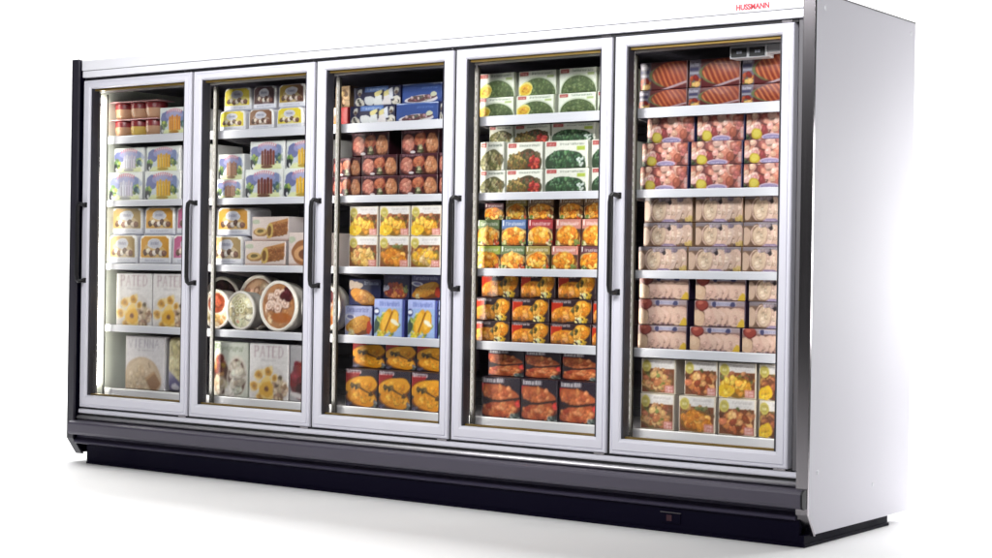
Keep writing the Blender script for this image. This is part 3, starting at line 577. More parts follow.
# (door, shelf, row, design, x0, x1, y of the front, z of the base, height) in metres
LAYOUT = [
    (1, 1, 1, 'pop_orange', 0.357, 0.56, 0.172, 1.589, 0.131),
    (1, 2, 1, 'pop_white', 0.003, 0.24, 0.172, 1.274, 0.142),
    (1, 2, 1, 'pop_yellow', 0.258, 0.508, 0.172, 1.274, 0.142),
    (1, 2, 1, 'pop_white', 0.519, 0.702, 0.172, 1.274, 0.142),
    (1, 2, 2, 'pop_white', -0.005, 0.223, 0.2, 1.416, 0.123),
    (1, 2, 2, 'pop_yellow', 0.236, 0.474, 0.2, 1.416, 0.123),
    (1, 2, 2, 'pop_white', 0.486, 0.673, 0.2, 1.416, 0.123),
    (1, 3, 1, 'tub_tan', -0.002, 0.212, 0.172, 0.963, 0.145),
    (1, 3, 1, 'tub_orange', 0.221, 0.446, 0.172, 0.963, 0.145),
    (1, 3, 1, 'tub_pink', 0.455, 0.669, 0.172, 0.963, 0.145),
    (1, 3, 2, 'tub_tan', -0.013, 0.211, 0.205, 1.108, 0.136),
    (1, 3, 2, 'tub_orange', 0.225, 0.436, 0.205, 1.108, 0.136),
    (1, 3, 2, 'tub_pink', 0.445, 0.648, 0.205, 1.108, 0.136),
    (1, 4, 1, 'flower', 0.06, 0.319, 0.172, 0.663, 0.258),
    (1, 4, 1, 'flower', 0.324, 0.575, 0.172, 0.663, 0.258),
    (1, 5, 1, 'sponge', 0.117, 0.391, 0.19, 0.353, 0.263),
    (1, 5, 1, 'bag_beige', 0.402, 0.618, 0.19, 0.353, 0.263),
    (2, 1, 1, 'tub_yellow', 0.759, 0.935, 0.172, 1.589, 0.096),
    (2, 1, 1, 'tub_brown', 0.95, 1.111, 0.172, 1.589, 0.096),
    (2, 1, 1, 'tub_yellow', 1.126, 1.293, 0.172, 1.589, 0.096),
    (2, 1, 2, 'tub_yellow', 0.759, 0.942, 0.2, 1.685, 0.11),
    (2, 1, 2, 'tub_cocoa', 0.948, 1.094, 0.2, 1.685, 0.11),
    (2, 1, 2, 'tub_mocha', 1.107, 1.28, 0.2, 1.685, 0.11),
    (2, 2, 1, 'pop_small', 0.748, 0.918, 0.172, 1.274, 0.092),
    (2, 2, 1, 'pop_brown', 0.937, 1.177, 0.172, 1.274, 0.134),
    (2, 2, 1, 'pop_yellow', 1.182, 1.415, 0.172, 1.274, 0.134),
    (2, 2, 2, 'pop_small', 0.734, 0.905, 0.195, 1.366, 0.12),
    (2, 2, 2, 'pop_brown', 0.94, 1.162, 0.195, 1.408, 0.132),
    (2, 2, 2, 'pop_yellow', 1.168, 1.394, 0.195, 1.408, 0.132),
    (2, 3, 1, 'tub_tan', 0.715, 0.927, 0.172, 0.963, 0.139),
    (2, 3, 1, 'roll', 0.944, 1.196, 0.172, 0.963, 0.116),
    (2, 3, 1, 'roll_slice', 1.215, 1.403, 0.172, 0.963, 0.155),
    (2, 3, 2, 'tub_orange', 0.726, 0.942, 0.2, 1.102, 0.134),
    (2, 3, 2, 'roll', 0.955, 1.185, 0.2, 1.079, 0.113),
    (2, 5, 1, 'pavlova', 0.721, 0.972, 0.172, 0.353, 0.256),
    (2, 5, 1, 'flower', 0.978, 1.226, 0.172, 0.353, 0.256),
    (2, 5, 1, 'cherry', 1.232, 1.435, 0.172, 0.353, 0.256),
    (3, 1, 1, 'red_side', 1.467, 1.555, 0.18, 1.589, 0.083),
    (3, 1, 1, 'blue_cups', 1.561, 1.822, 0.18, 1.589, 0.083),
    (3, 1, 1, 'blue_plate', 1.826, 2.061, 0.18, 1.589, 0.083),
    (3, 1, 1, 'blue_cups', 2.066, 2.152, 0.18, 1.589, 0.083),
    (3, 1, 2, 'brown_small', 1.455, 1.544, 0.2, 1.672, 0.096),
    (3, 1, 2, 'blue_cups', 1.567, 1.836, 0.2, 1.672, 0.085),
    (3, 1, 2, 'blue_plate', 1.841, 2.061, 0.2, 1.672, 0.085),
    (3, 1, 2, 'blue_cups', 2.067, 2.142, 0.2, 1.672, 0.085),
    (3, 2, 1, 'meatball', 1.471, 1.638, 0.172, 1.274, 0.09),
    (3, 2, 1, 'meatball', 1.642, 1.848, 0.172, 1.274, 0.09),
    (3, 2, 1, 'meatball', 1.853, 2.069, 0.172, 1.274, 0.09),
    (3, 2, 1, 'meatball', 2.073, 2.158, 0.172, 1.274, 0.09),
    (3, 2, 2, 'meatball', 1.467, 1.627, 0.185, 1.364, 0.083),
    (3, 2, 2, 'meatball', 1.632, 1.837, 0.185, 1.364, 0.091),
    (3, 2, 2, 'meatball', 1.846, 2.059, 0.185, 1.364, 0.091),
    (3, 2, 2, 'meatball', 2.065, 2.153, 0.185, 1.364, 0.091),
    (3, 2, 3, 'meatball', 1.533, 1.749, 0.23, 1.455, 0.094),
    (3, 2, 3, 'meatball', 1.817, 2.027, 0.23, 1.455, 0.094),
    (3, 3, 1, 'entree_cream', 1.577, 1.741, 0.172, 0.963, 0.137),
    (3, 3, 1, 'entree_orange', 1.75, 1.919, 0.172, 0.963, 0.137),
    (3, 3, 1, 'entree_pasta', 1.926, 2.094, 0.172, 0.963, 0.137),
    (3, 3, 2, 'entree_gold', 1.577, 1.741, 0.172, 1.1, 0.131),
    (3, 3, 2, 'entree_gold', 1.75, 1.919, 0.172, 1.1, 0.131),
    (3, 3, 2, 'entree_gold', 1.926, 2.094, 0.172, 1.1, 0.131),
    (3, 4, 1, 'fillet_blue', 1.558, 1.717, 0.172, 0.663, 0.132),
    (3, 4, 1, 'strip_blue', 1.728, 1.901, 0.172, 0.663, 0.166),
    (3, 4, 1, 'strip_blue', 1.916, 2.079, 0.172, 0.663, 0.166),
    (3, 4, 1, 'strip_blue', 2.084, 2.18, 0.172, 0.663, 0.166),
    (3, 4, 2, 'wing_navy', 1.504, 1.691, 0.26, 0.795, 0.118),
    (3, 4, 2, 'stew_navy', 1.702, 1.852, 0.26, 0.829, 0.106),
    (3, 4, 2, 'fillet_navy', 1.858, 2.026, 0.26, 0.829, 0.106),
    (3, 5, 1, 'patty', 1.571, 1.755, 0.172, 0.353, 0.167),
    (3, 5, 1, 'patty', 1.758, 1.939, 0.172, 0.353, 0.167),
    (3, 5, 1, 'patty', 1.944, 2.123, 0.172, 0.353, 0.167),
    (3, 5, 2, 'patty', 1.546, 1.735, 0.24, 0.52, 0.114),
    (3, 5, 2, 'patty', 1.739, 1.911, 0.24, 0.52, 0.114),
    (3, 5, 2, 'patty', 1.915, 2.091, 0.24, 0.52, 0.114),
    (4, 1, 1, 'spinach_egg', 2.268, 2.463, 0.172, 1.589, 0.083),
    (4, 1, 1, 'spinach_egg', 2.473, 2.661, 0.172, 1.589, 0.083),
    (4, 1, 1, 'spinach', 2.674, 2.86, 0.172, 1.589, 0.083),
    (4, 1, 1, 'spinach', 2.867, 2.964, 0.172, 1.589, 0.083),
    (4, 1, 2, 'spinach_egg', 2.269, 2.456, 0.185, 1.672, 0.102),
    (4, 1, 2, 'spinach_egg', 2.469, 2.659, 0.185, 1.672, 0.102),
    (4, 1, 2, 'spinach', 2.672, 2.853, 0.185, 1.672, 0.102),
    (4, 1, 2, 'spinach', 2.863, 2.956, 0.185, 1.672, 0.102),
    (4, 2, 1, 'cauliflower', 2.289, 2.421, 0.172, 1.274, 0.097),
    (4, 2, 1, 'veg_mix', 2.425, 2.607, 0.172, 1.274, 0.097),
    (4, 2, 1, 'broccoli', 2.619, 2.828, 0.172, 1.274, 0.097),
    (4, 2, 1, 'broccoli', 2.841, 2.969, 0.172, 1.274, 0.097),
    (4, 2, 2, 'cauliflower', 2.287, 2.41, 0.175, 1.371, 0.119),
    (4, 2, 2, 'veg_mix', 2.425, 2.603, 0.175, 1.371, 0.112),
    (4, 2, 2, 'broccoli', 2.613, 2.822, 0.175, 1.371, 0.112),
    (4, 2, 2, 'broccoli', 2.841, 2.967, 0.175, 1.371, 0.112),
    (4, 2, 3, 'cauliflower', 2.278, 2.402, 0.25, 1.49, 0.071),
    (4, 2, 3, 'veg_mix', 2.407, 2.588, 0.25, 1.483, 0.078),
    (4, 2, 3, 'broccoli', 2.595, 2.807, 0.25, 1.483, 0.078),
    (4, 3, 1, 'dinner_lime', 2.278, 2.4, 0.172, 0.963, 0.097),
    (4, 3, 1, 'dinner_green', 2.403, 2.526, 0.172, 0.963, 0.097),
    (4, 3, 1, 'dinner_olive', 2.529, 2.65, 0.172, 0.963, 0.097),
    (4, 3, 1, 'dinner_pink', 2.657, 2.785, 0.172, 0.963, 0.097),
    (4, 3, 1, 'dinner_maroon', 2.792, 2.914, 0.172, 0.963, 0.097),
    (4, 3, 2, 'dinner_green', 2.273, 2.389, 0.18, 1.06, 0.108),
    (4, 3, 2, 'dinner_blue', 2.398, 2.523, 0.18, 1.06, 0.108),
    (4, 3, 2, 'dinner_red', 2.531, 2.655, 0.18, 1.06, 0.108),
    (4, 3, 2, 'dinner_pink', 2.669, 2.791, 0.18, 1.06, 0.108),
    (4, 3, 2, 'dinner_pink', 2.796, 2.914, 0.18, 1.06, 0.108),
    (4, 3, 3, 'dinner_maroon', 2.265, 2.368, 0.24, 1.168, 0.06),
    (4, 3, 3, 'dinner_olive', 2.374, 2.485, 0.24, 1.168, 0.078),
    (4, 3, 3, 'dinner_brown', 2.49, 2.617, 0.24, 1.168, 0.078),
    (4, 3, 3, 'dinner_brown', 2.64, 2.759, 0.24, 1.168, 0.078),
    (4, 3, 3, 'dinner_brown', 2.766, 2.885, 0.24, 1.168, 0.078),
    (4, 4, 1, 'roast', 2.267, 2.457, 0.172, 0.663, 0.088),
    (4, 4, 1, 'roast', 2.464, 2.65, 0.172, 0.663, 0.088),
    (4, 4, 1, 'roast', 2.655, 2.852, 0.172, 0.663, 0.088),
    (4, 4, 1, 'roast', 2.856, 2.975, 0.172, 0.663, 0.088),
    (4, 4, 2, 'roast', 2.263, 2.453, 0.18, 0.751, 0.096),
    (4, 4, 2, 'roast', 2.461, 2.647, 0.18, 0.751, 0.096),
    (4, 4, 2, 'roast', 2.654, 2.849, 0.18, 0.751, 0.096),
    (4, 4, 2, 'roast', 2.853, 2.97, 0.18, 0.751, 0.096),
    (4, 4, 3, 'roast', 2.274, 2.467, 0.215, 0.847, 0.091),
    (4, 4, 3, 'roast', 2.479, 2.65, 0.215, 0.847, 0.091),
    (4, 4, 3, 'roast', 2.662, 2.845, 0.215, 0.847, 0.091),
    (4, 5, 1, 'drumstick', 2.317, 2.515, 0.172, 0.353, 0.168),
    (4, 5, 1, 'drumstick', 2.518, 2.697, 0.172, 0.353, 0.168),
    (4, 5, 1, 'drumstick', 2.702, 2.89, 0.172, 0.353, 0.168),
    (4, 5, 2, 'drumstick', 2.305, 2.489, 0.23, 0.521, 0.098),
    (4, 5, 2, 'drumstick', 2.492, 2.67, 0.23, 0.521, 0.098),
    (4, 5, 2, 'drumstick', 2.677, 2.86, 0.23, 0.521, 0.098),
    (5, 1, 1, 'ham', 3.057, 3.273, 0.172, 1.589, 0.074),
    (5, 1, 1, 'ham', 3.277, 3.5, 0.172, 1.589, 0.074),
    (5, 1, 1, 'ham', 3.503, 3.718, 0.172, 1.589, 0.074),
    (5, 1, 2, 'ham', 3.057, 3.272, 0.175, 1.663, 0.108),
    (5, 1, 2, 'ham', 3.276, 3.499, 0.175, 1.663, 0.108),
    (5, 1, 2, 'ham', 3.503, 3.717, 0.175, 1.663, 0.108),
    (5, 2, 1, 'shrimp', 3.067, 3.283, 0.172, 1.274, 0.095),
    (5, 2, 1, 'shrimp', 3.29, 3.512, 0.172, 1.274, 0.095),
    (5, 2, 1, 'shrimp', 3.516, 3.726, 0.172, 1.274, 0.095),
    (5, 2, 2, 'shrimp', 3.071, 3.282, 0.178, 1.369, 0.09),
    (5, 2, 2, 'shrimp', 3.289, 3.51, 0.178, 1.369, 0.09),
    (5, 2, 2, 'shrimp', 3.514, 3.723, 0.178, 1.369, 0.09),
    (5, 2, 3, 'shrimp', 3.08, 3.293, 0.2, 1.459, 0.088),
    (5, 2, 3, 'shrimp', 3.301, 3.505, 0.2, 1.459, 0.088),
    (5, 2, 3, 'shrimp', 3.509, 3.72, 0.2, 1.459, 0.088),
    (5, 3, 1, 'pale_patty', 3.065, 3.281, 0.172, 0.963, 0.096),
    (5, 3, 1, 'pale_patty', 3.285, 3.512, 0.172, 0.963, 0.096),
    (5, 3, 1, 'pale_patty', 3.516, 3.731, 0.172, 0.963, 0.096),
    (5, 3, 2, 'pale_patty', 3.074, 3.29, 0.195, 1.059, 0.093),
    (5, 3, 2, 'pale_patty', 3.301, 3.506, 0.195, 1.059, 0.093),
    (5, 3, 2, 'pale_patty', 3.51, 3.723, 0.195, 1.059, 0.093),
    (5, 3, 3, 'pale_patty', 3.071, 3.288, 0.2, 1.152, 0.091),
    (5, 3, 3, 'pale_patty', 3.299, 3.503, 0.2, 1.152, 0.091),
    (5, 3, 3, 'pale_patty', 3.507, 3.721, 0.2, 1.152, 0.091),
    (5, 4, 1, 'pink_patty', 3.067, 3.286, 0.172, 0.663, 0.093),
    (5, 4, 1, 'pink_patty', 3.297, 3.517, 0.172, 0.663, 0.093),
    (5, 4, 1, 'pink_patty', 3.523, 3.735, 0.172, 0.663, 0.093),
    (5, 4, 2, 'pink_patty', 3.065, 3.283, 0.178, 0.756, 0.1),
    (5, 4, 2, 'pink_patty', 3.311, 3.531, 0.178, 0.756, 0.1),
    (5, 4, 2, 'pale_patty', 3.545, 3.745, 0.178, 0.756, 0.1),
    (5, 4, 3, 'pink_patty', 3.064, 3.287, 0.183, 0.856, 0.088),
    (5, 4, 3, 'pink_patty', 3.313, 3.532, 0.183, 0.856, 0.088),
    (5, 4, 3, 'pale_patty', 3.54, 3.742, 0.183, 0.856, 0.088),
    (5, 5, 1, 'entree_salad', 3.085, 3.239, 0.172, 0.353, 0.139),
    (5, 5, 1, 'entree_orange', 3.258, 3.417, 0.172, 0.353, 0.139),
    (5, 5, 1, 'entree_stew', 3.427, 3.585, 0.172, 0.353, 0.139),
    (5, 5, 1, 'entree_yellow', 3.596, 3.744, 0.172, 0.353, 0.139),
    (5, 5, 2, 'entree_salad', 3.085, 3.239, 0.176, 0.492, 0.123),
    (5, 5, 2, 'entree_stew', 3.274, 3.419, 0.176, 0.492, 0.123),
    (5, 5, 2, 'entree_gold', 3.423, 3.582, 0.176, 0.492, 0.123),
    (5, 5, 2, 'entree_yellow', 3.592, 3.742, 0.176, 0.492, 0.123),
]

# ------------------------------------------------------------------ light settings (name, place, aim, size, size, watts, colour)
WORLD = .04
LAMP_E = 30.
LIGHTS = [
    ('overhead_softbox', (-.6, 1.2, 5.2), (-.6, 1.2, 0), 9, 3.8, 410),
    ('front_softbox', (3.3, -3.2, 3.1), (2.75, 0, 2.2), 4.6, .7, 94, (1, 1, 1), 88),
    ('backdrop_light', (-3.5, 2.2, 6.8), (-3.5, 4.8, 2.0), 17, 1.6, 1500),
    ('side_softbox', (4.62, 2.05, 1.15), (3.9, 1.0, 1.15), .6, 1.0, 29),
]

NOUN = {'ice pop box': 'ice_pop_carton', 'ice cream carton': 'dessert_carton', 'pastry box': 'pastry_box', 'cake box': 'cake_box', 'food bag': 'food_bag',
        'dessert box': 'dessert_box', 'food box': 'food_carton', 'meal box': 'meal_carton', 'vegetable box': 'vegetable_carton'}
M_PRINT = print_mat('printed_card', .42)
M_FILM = print_mat('printed_film', .28, .5)

def art_of(fn, bg, w, h, seed, ny=46):
    asp = w / h
    nx = max(24, min(80, int(ny * asp)))
    a = Art(nx, ny, bg, asp, seed); fn(a)
    return a.grid(), nx, ny

def carton_mesh(name, design, w, h, d, seed):
    """a carton with its printed front as a fine grid; local origin at the middle of the front bottom edge"""
    fn, bg, side, _, _, shape = D[design]
    g, nx, ny = art_of(fn, bg, w, h, seed)
    rnd = random.Random(seed)
    verts, cols, faces, mats_ = [], [], [], []
    rad = {'tub': .022, 'bag': .03}.get(shape, .0035); edge = .004
    if shape == 'tub': edge = .01
    if shape == 'bag': edge = .025
    def hw(z):
        k = w / 2
        if shape == 'tub': k *= 1 - .05 * z / h
        for zz in (h - z, z if shape != 'tub' else 9):
            if zz < rad: k -= rad * (1 - math.sqrt(max(0, 1 - ((rad - zz) / rad) ** 2)))
        return k
    bul = .0025 if shape != 'bag' else .015
    ph = [rnd.uniform(0, 6) for _ in range(4)]
    us = sorted(set([0, .006, .02] + [i / (nx - 1) for i in range(1, nx - 1)] + [.98, .994, 1]))
    vs = sorted(set([0, .01, .03] + [i / (ny - 1) for i in range(1, ny - 1)] + [.97, .99, 1]))
    NX, NY = len(us), len(vs)
    for v in vs:
        for u in us:
            z = v * h; x = (u * 2 - 1) * hw(z)
            de = min(hw(z) - abs(x), z, h - z)
            y = 0.
            if de < edge: y = edge * (1 - math.sqrt(max(0, 1 - ((edge - de) / edge) ** 2)))
            y -= bul * (1 - (2*u-1)**2) * (1 - (2*v-1)**2) * (1 + .4 * math.sin(3*u + ph[0]) * math.sin(4*v + ph[1]))
            verts.append((x, y + bul, z))
            fx, fy = u * (nx - 1), v * (ny - 1)
            cols.append(g[min(ny-1, int(round(fy))), min(nx-1, int(round(fx)))])
    for j in range(NY - 1):
        for i in range(NX - 1):
            a = j * NX + i; faces.append((a, a + 1, a + NX + 1, a + NX))
    nfront = len(faces)
    loop = [i for i in range(NX)] + [j * NX + NX - 1 for j in range(1, NY)] + [(NY-1) * NX + i for i in range(NX - 2, -1, -1)] + [j * NX for j in range(NY - 2, 0, -1)]
    sc = lin(side); n = len(loop)
    prev = None
    rings = []
    for y in (None, d):
        base = len(verts)
        for li in loop:
            x, yy, z = verts[li]
            yo = yy + .0005 if y is None else y
            verts.append((x, yo, z)); cols.append(sc)
        rings.append(base)
    for k in range(n):
        a, b = rings[0] + k, rings[0] + (k + 1) % n
        c, e = rings[1] + (k + 1) % n, rings[1] + k
        faces.append((b, a, e, c))
        faces.append((loop[(k + 1) % n], loop[k], a, b))
    faces.append(tuple(rings[1] + k for k in range(n))[::-1][::-1])
    me = bpy.data.meshes.new(name)
    me.from_pydata(verts, [], faces)
    at = me.color_attributes.new('art', 'FLOAT_COLOR', 'POINT')
    buf = np.ones((len(verts), 4), np.float32); buf[:, :3] = np.array(cols, np.float32)
    at.data.foreach_set('color', buf.ravel())
    sm = [i < nfront for i in range(len(faces))]
    me.polygons.foreach_set('use_smooth', sm)
    me.materials.append(M_FILM if design in ('meatball', 'pale_patty', 'pink_patty', 'shrimp', 'roast', 'bag_beige', 'ham') else M_PRINT)
    me.update()
    return me

ORD = ['first', 'second', 'third', 'fourth', 'fifth', 'sixth']
SHELF = {1: 'top shelf', 2: 'second shelf', 3: 'third shelf', 4: 'fourth shelf', 5: 'bottom deck'}
DOOR = {1: 'leftmost door', 2: 'second door', 3: 'middle door', 4: 'fourth door', 5: 'rightmost door'}
GRP = {1: 'first', 2: 'second', 3: 'third', 4: 'fourth', 5: 'fifth'}

rows_of = {}
for t in LAYOUT: rows_of.setdefault((t[0], t[1]), set()).add(t[2])
by_design = {}
for t in LAYOUT: by_design.setdefault(t[3], []).append(t)
protos = {}
TALL = {(5, 2), (5, 3), (5, 4), (4, 5), (4, 4), (3, 5), (3, 2), (4, 3), (5, 5)}
rj = random.Random(7)
count = {}
for b, s, r, d, x0, x1, y, z, h in LAYOUT:
    key = (b, s, r); count[key] = count.get(key, 0) + 1
    fn, bg, side, look, cat, shape = D[d]
    w = x1 - x0 - .0025; h -= .0006
    if (b, s) in TALL and r == max(rows_of[(b, s)]): h = min(h + .012, [1.79, 1.5735, 1.2585, .9475, .6475][s - 1] - z)
    if d not in protos:
        L = sorted(t[5] - t[4] - .0025 for t in by_design[d]); H = sorted(t[8] - .0006 for t in by_design[d])
        w0, h0 = L[len(L)*2//3 if len(L) > 2 else -1], H[len(H) // 2]
        dep = {'thin': .045, 'tub': .15, 'bag': .06}.get(shape, .22)
        protos[d] = (bpy.data.objects.new(NOUN[cat], carton_mesh(NOUN[cat], d, w0, h0, dep, 11 + len(protos))), w0, h0, [0])
    p, w0, h0, used = protos[d]
    o = p if not used[0] else p.copy()
    used[0] += 1
    COL.objects.link(o)
    yaw = rj.uniform(-.018, .018) if shape != 'tub' else rj.uniform(-.03, .03)
    o.location = ((x0 + x1) / 2, y + rj.uniform(-.002, .004), z)
    o.rotation_euler = (0, 0, yaw)
    o.scale = (w / w0, 1, h / h0)
    nr = len(rows_of[(b, s)])
    rw = {1: [''], 2: ['lower row', 'upper row'], 3: ['bottom row', 'middle row', 'top row']}[nr][r - 1]
    lab = '%s, %s from left, %s%s, %s' % (look, ORD[count[key] - 1], rw + ', ' if rw else '', SHELF[s], DOOR[b])
    if len([t for t in LAYOUT if t[0] == b and t[1] == s and t[2] == r]) == 1:
        lab = '%s, only one in its row, %s, %s' % (look, SHELF[s], DOOR[b])
    thing(o, lab, cat, '%s on the %s behind the %s' % (cat + ('es' if cat.endswith('box') else 's'), SHELF[s], DOOR[b]))

# ------------------------------------------------------------------ round cake tubs standing on edge
M_TUBW = mat('white_plastic', (226, 220, 212), .4, vary=.15, vscale=6)
def disc_art(a, kind):
    if kind == 'swirl':
        a.val = 1.05; a.ell(.5, .5, .5, .5, (168, 112, 68)); a.food(.5, .5, .4, .42, [(168, 112, 66), (150, 94, 54), (186, 130, 84)], 60, .05, k=8)
        for x, y in ((.28, .66), (.45, .74), (.56, .6), (.36, .5), (.62, .74), (.7, .54), (.5, .44), (.24, .5)):
            a.ell(x, y, .115, .115, (110, 66, 50), 0, .08); a.ell(x, y + .01, .105, .1, (222, 194, 178), 0, .08); a.ell(x, y + .005, .06, .05, (160, 112, 92), 0, .1); a.ell(x, y + .01, .035, .03, (230, 208, 196))
        a.food(.74, .78, .12, .12, [(84, 30, 36), (64, 24, 28)], 10, .07); a.ell(.26, .2, .08, .08, (226, 196, 150), 0, .1)
        a.ell(.6, .24, .3, .12, (160, 84, 30), 0, .1)
    elif kind == 'cream':
        a.val = 1.1; a.ell(.5, .5, .5, .5, (200, 192, 164)); a.food(.5, .5, .42, .42, [(210, 200, 170), (176, 164, 126), (220, 212, 192), (160, 150, 116)], 40, .08)
        for x, y in ((.34, .66), (.5, .74), (.62, .6), (.4, .5), (.54, .5)): a.ell(x, y, .11, .1, (160, 150, 96)); a.ell(x, y, .08, .07, (222, 216, 190)); a.ell(x, y, .04, .035, (140, 130, 80))
        a.poly([(.2, .3), (.7, .38), (.9, .5), (.6, .28)], (206, 196, 160)); a.ell(.4, .18, .07, .05, (214, 160, 130))
    elif kind == 'berry':
        a.val = 1.05; a.ell(.5, .5, .5, .5, (214, 196, 160)); a.ell(.5, .62, .4, .32, (226, 214, 200)); a.ell(.5, .66, .33, .27, (150, 62, 34))
        a.food(.5, .66, .24, .18, [(166, 70, 40), (130, 50, 30), (186, 96, 60)], 26, .06); a.food(.5, .2, .36, .12, [(196, 150, 80), (150, 130, 80), (176, 120, 60)], 26, .05)
    elif kind == 'ring':
        a.val = 1.1; a.ell(.5, .5, .5, .5, (140, 100, 70)); a.ell(.5, .5, .43, .43, (190, 150, 116)); a.food(.5, .5, .36, .36, [(190, 150, 116), (150, 108, 80), (206, 170, 140)], 50, .06)
        for i in range(7): a.ell(.5 + .22 * math.cos(i * .9), .5 + .22 * math.sin(i * .9), .08, .08, (130, 86, 60)); a.ell(.5 + .22 * math.cos(i * .9), .5 + .22 * math.sin(i * .9), .05, .05, (210, 176, 150))
    else:
        a.ell(.5, .5, .5, .5, (60, 36, 38)); a.food(.5, .5, .42, .42, [(70, 40, 42), (46, 26, 30), (90, 60, 58)], 40, .08); a.food(.4, .6, .2, .16, [(150, 134, 126)], 6, .05)

def cake_tub(x, y, z, rad, kind, label, tilt=0., yaw=0., seed=3):
    e = empty('cake_tub', (x, y, z)); thing(e, label, 'cake tub', 'round cake tubs on the fourth shelf behind the second door')
    e.rotation_euler = (tilt, 0, yaw)
    bm = bmesh.new()
    lathe(bm, [(rad*.86, .010), (rad*.875, .003), (rad*.90, 0), (rad*.96, -.001), (rad, .004), (rad, .016), (rad*.965, .02), (rad*.955, .05), (rad*.93, .085), (rad*.86, .095), (0.002, .096)], 56, 'y', (0, 0, rad), cap=False)
    obj('tub_rim', bm, M_TUBW, e, True)
    N = 46; a = Art(N, N, W_, 1, seed); disc_art(a, kind); g = a.grid()
    verts, cols, faces = [], [], []
    rr = rad * .873
    for j in range(N):
        for i in range(N):
            u, v = 2 * i / (N - 1) - 1, 2 * j / (N - 1) - 1
            X, Z = u * math.sqrt(1 - v * v / 2), v * math.sqrt(1 - u * u / 2)
            q = X * X + Z * Z
            verts.append((X * rr, .008 - .009 * (1 - q) + .0015 * math.sin(9 * X) * math.sin(8 * Z), Z * rr + rad))
            cols.append(g[min(N-1, int((Z*.5+.5) * (N-1))), min(N-1, int((X*.5+.5) * (N-1)))])
    for j in range(N - 1):
        for i in range(N - 1): k = j * N + i; faces.append((k, k+1, k+N+1, k+N))
    me = bpy.data.meshes.new('cake_top'); me.from_pydata(verts, [], faces)
    at = me.color_attributes.new('art', 'FLOAT_COLOR', 'POINT')
    buf = np.ones((len(verts), 4), np.float32); buf[:, :3] = np.array(cols, np.float32); at.data.foreach_set('color', buf.ravel())
    me.polygons.foreach_set('use_smooth', [True] * len(faces)); me.materials.append(M_FILM); me.update()
    o = bpy.data.objects.new('cake_top', me); COL.objects.link(o); o.parent = e
ZF = .6632
cake_tub(.690, .24, ZF, .094, 'berry', 'round white tub with red-brown berry cake, partly behind the door post', seed=5)
cake_tub(.886, .205, ZF, .092, 'cream', 'round white tub with olive cream rosettes, middle of front three', seed=6)
cake_tub(1.128, .20, ZF, .118, 'swirl', 'big round white tub with brown cake and cream rosettes', tilt=-.02, seed=7)
cake_tub(.848, .36, ZF, .130, 'ring', 'round tan cake tub standing behind the olive cream tub', seed=8)
cake_tub(.585, .38, ZF, .124, 'dark', 'round dark chocolate cake tub behind the berry tub', seed=9)
cake_tub(1.386, .205, ZF, .117, 'swirl', 'white round tub seen edge-on through the middle door, beside the blue cartons', seed=10)

# ------------------------------------------------------------------ two packs of pudding cups
M_LID = mat('pink_lid', (206, 160, 164), .35, vary=.2, vscale=8)
M_BAND = mat('red_band', (120, 26, 34), .35, vary=.3, vscale=14)
M_PUD = mat('tan_pudding', (176, 136, 108), .3, vary=.6, vscale=20)
M_PUDY = mat('yellow_pudding', (196, 164, 84), .3, vary=.6, vscale=20)
def cup_pack(z, label, yi):
    e = empty('cup_pack', (.165, .232, z)); thing(e, label, 'dessert cups', 'packs of dessert cups in the top left corner')
    for k, cx in enumerate((-.112, 0, .108)):
        bm = bmesh.new(); lathe(bm, [(.001, 0), (.040, .001), (.047, .012), (.0515, .034), (.052, .05)], 32, 'z', (cx, 0, 0), cap=False)
        c = obj('cup', bm, M_PUDY if k == yi else M_PUD, e, True)
        bm = bmesh.new(); lathe(bm, [(.0522, .05), (.0525, .074), (.0505, .080), (.001, .0805)], 32, 'z', (cx, 0, 0), cap=False)
        obj('printed_band', bm, M_BAND, c, True)
    bm = bmesh.new(); box(bm, -.172, .172, -.058, .058, .0815, .0865, .002)
    obj('lid', bm, M_LID, e)
cup_pack(1.5886, 'lower three-cup pudding pack with red bands in the top left corner', 1)
cup_pack(1.6766, 'upper three-cup pudding pack stacked on another in the top left corner', -1)

# ------------------------------------------------------------------ the display freezer
FZ = empty('display_freezer', (0, 0, 0))
thing(FZ, 'long upright glass-door display freezer with five lit bays, white side and dark base', 'freezer')
M_ALU = mat('satin_white_frame', (213, 212, 222), .42, 0, .35, vary=.18, vscale=2.5, aniso=(1, 1, .2))
M_HEAD = mat('white_enamel', (232, 232, 238), .3, 0, .5, vary=.1, vscale=1.5)
M_SIDE = mat('white_side_sheet', (224, 222, 230), .6, 0, .35, vary=.15, vscale=1.2, bump=.015, bscale=3)
M_STEEL = mat('brushed_steel', (150, 146, 150), .2, 1., vary=.12, vscale=5, aniso=(30, 30, .5))
M_TRIM_REFL = mat('trim_dark_reflection', (40, 38, 48), .4, vary=.2, vscale=6)  # left steel trim, with its dark reflection put into the colour
M_CHROME = mat('bright_trim', (214, 212, 216), .38, .8, vary=.1, vscale=4)
M_BUMP = mat('charcoal_bumper', (76, 72, 85), .42, vary=.25, vscale=6, aniso=(.3, 4, 4))
M_NAVY = mat('dark_navy_base', (9, 6, 26), .6, 0, .08, vary=.3, vscale=4)
M_BLACK = mat('black_rubber', (14, 13, 18), .5, vary=.2, vscale=12)
M_GOLD = mat('brass_spacer', (150, 122, 62), .35, .6, vary=.3, vscale=30)
M_SHELF = mat('white_shelf', (194, 194, 202), .4, vary=.2, vscale=5)
M_SHELFB = mat('grey_shelf_wire', (120, 116, 120), .5, vary=.2, vscale=9)
M_LINER = mat('pale_liner', (206, 210, 200), .5, vary=.15, vscale=2)
M_BACK = mat('dark_back_liner', (84, 80, 94), .5, vary=.3, vscale=5)
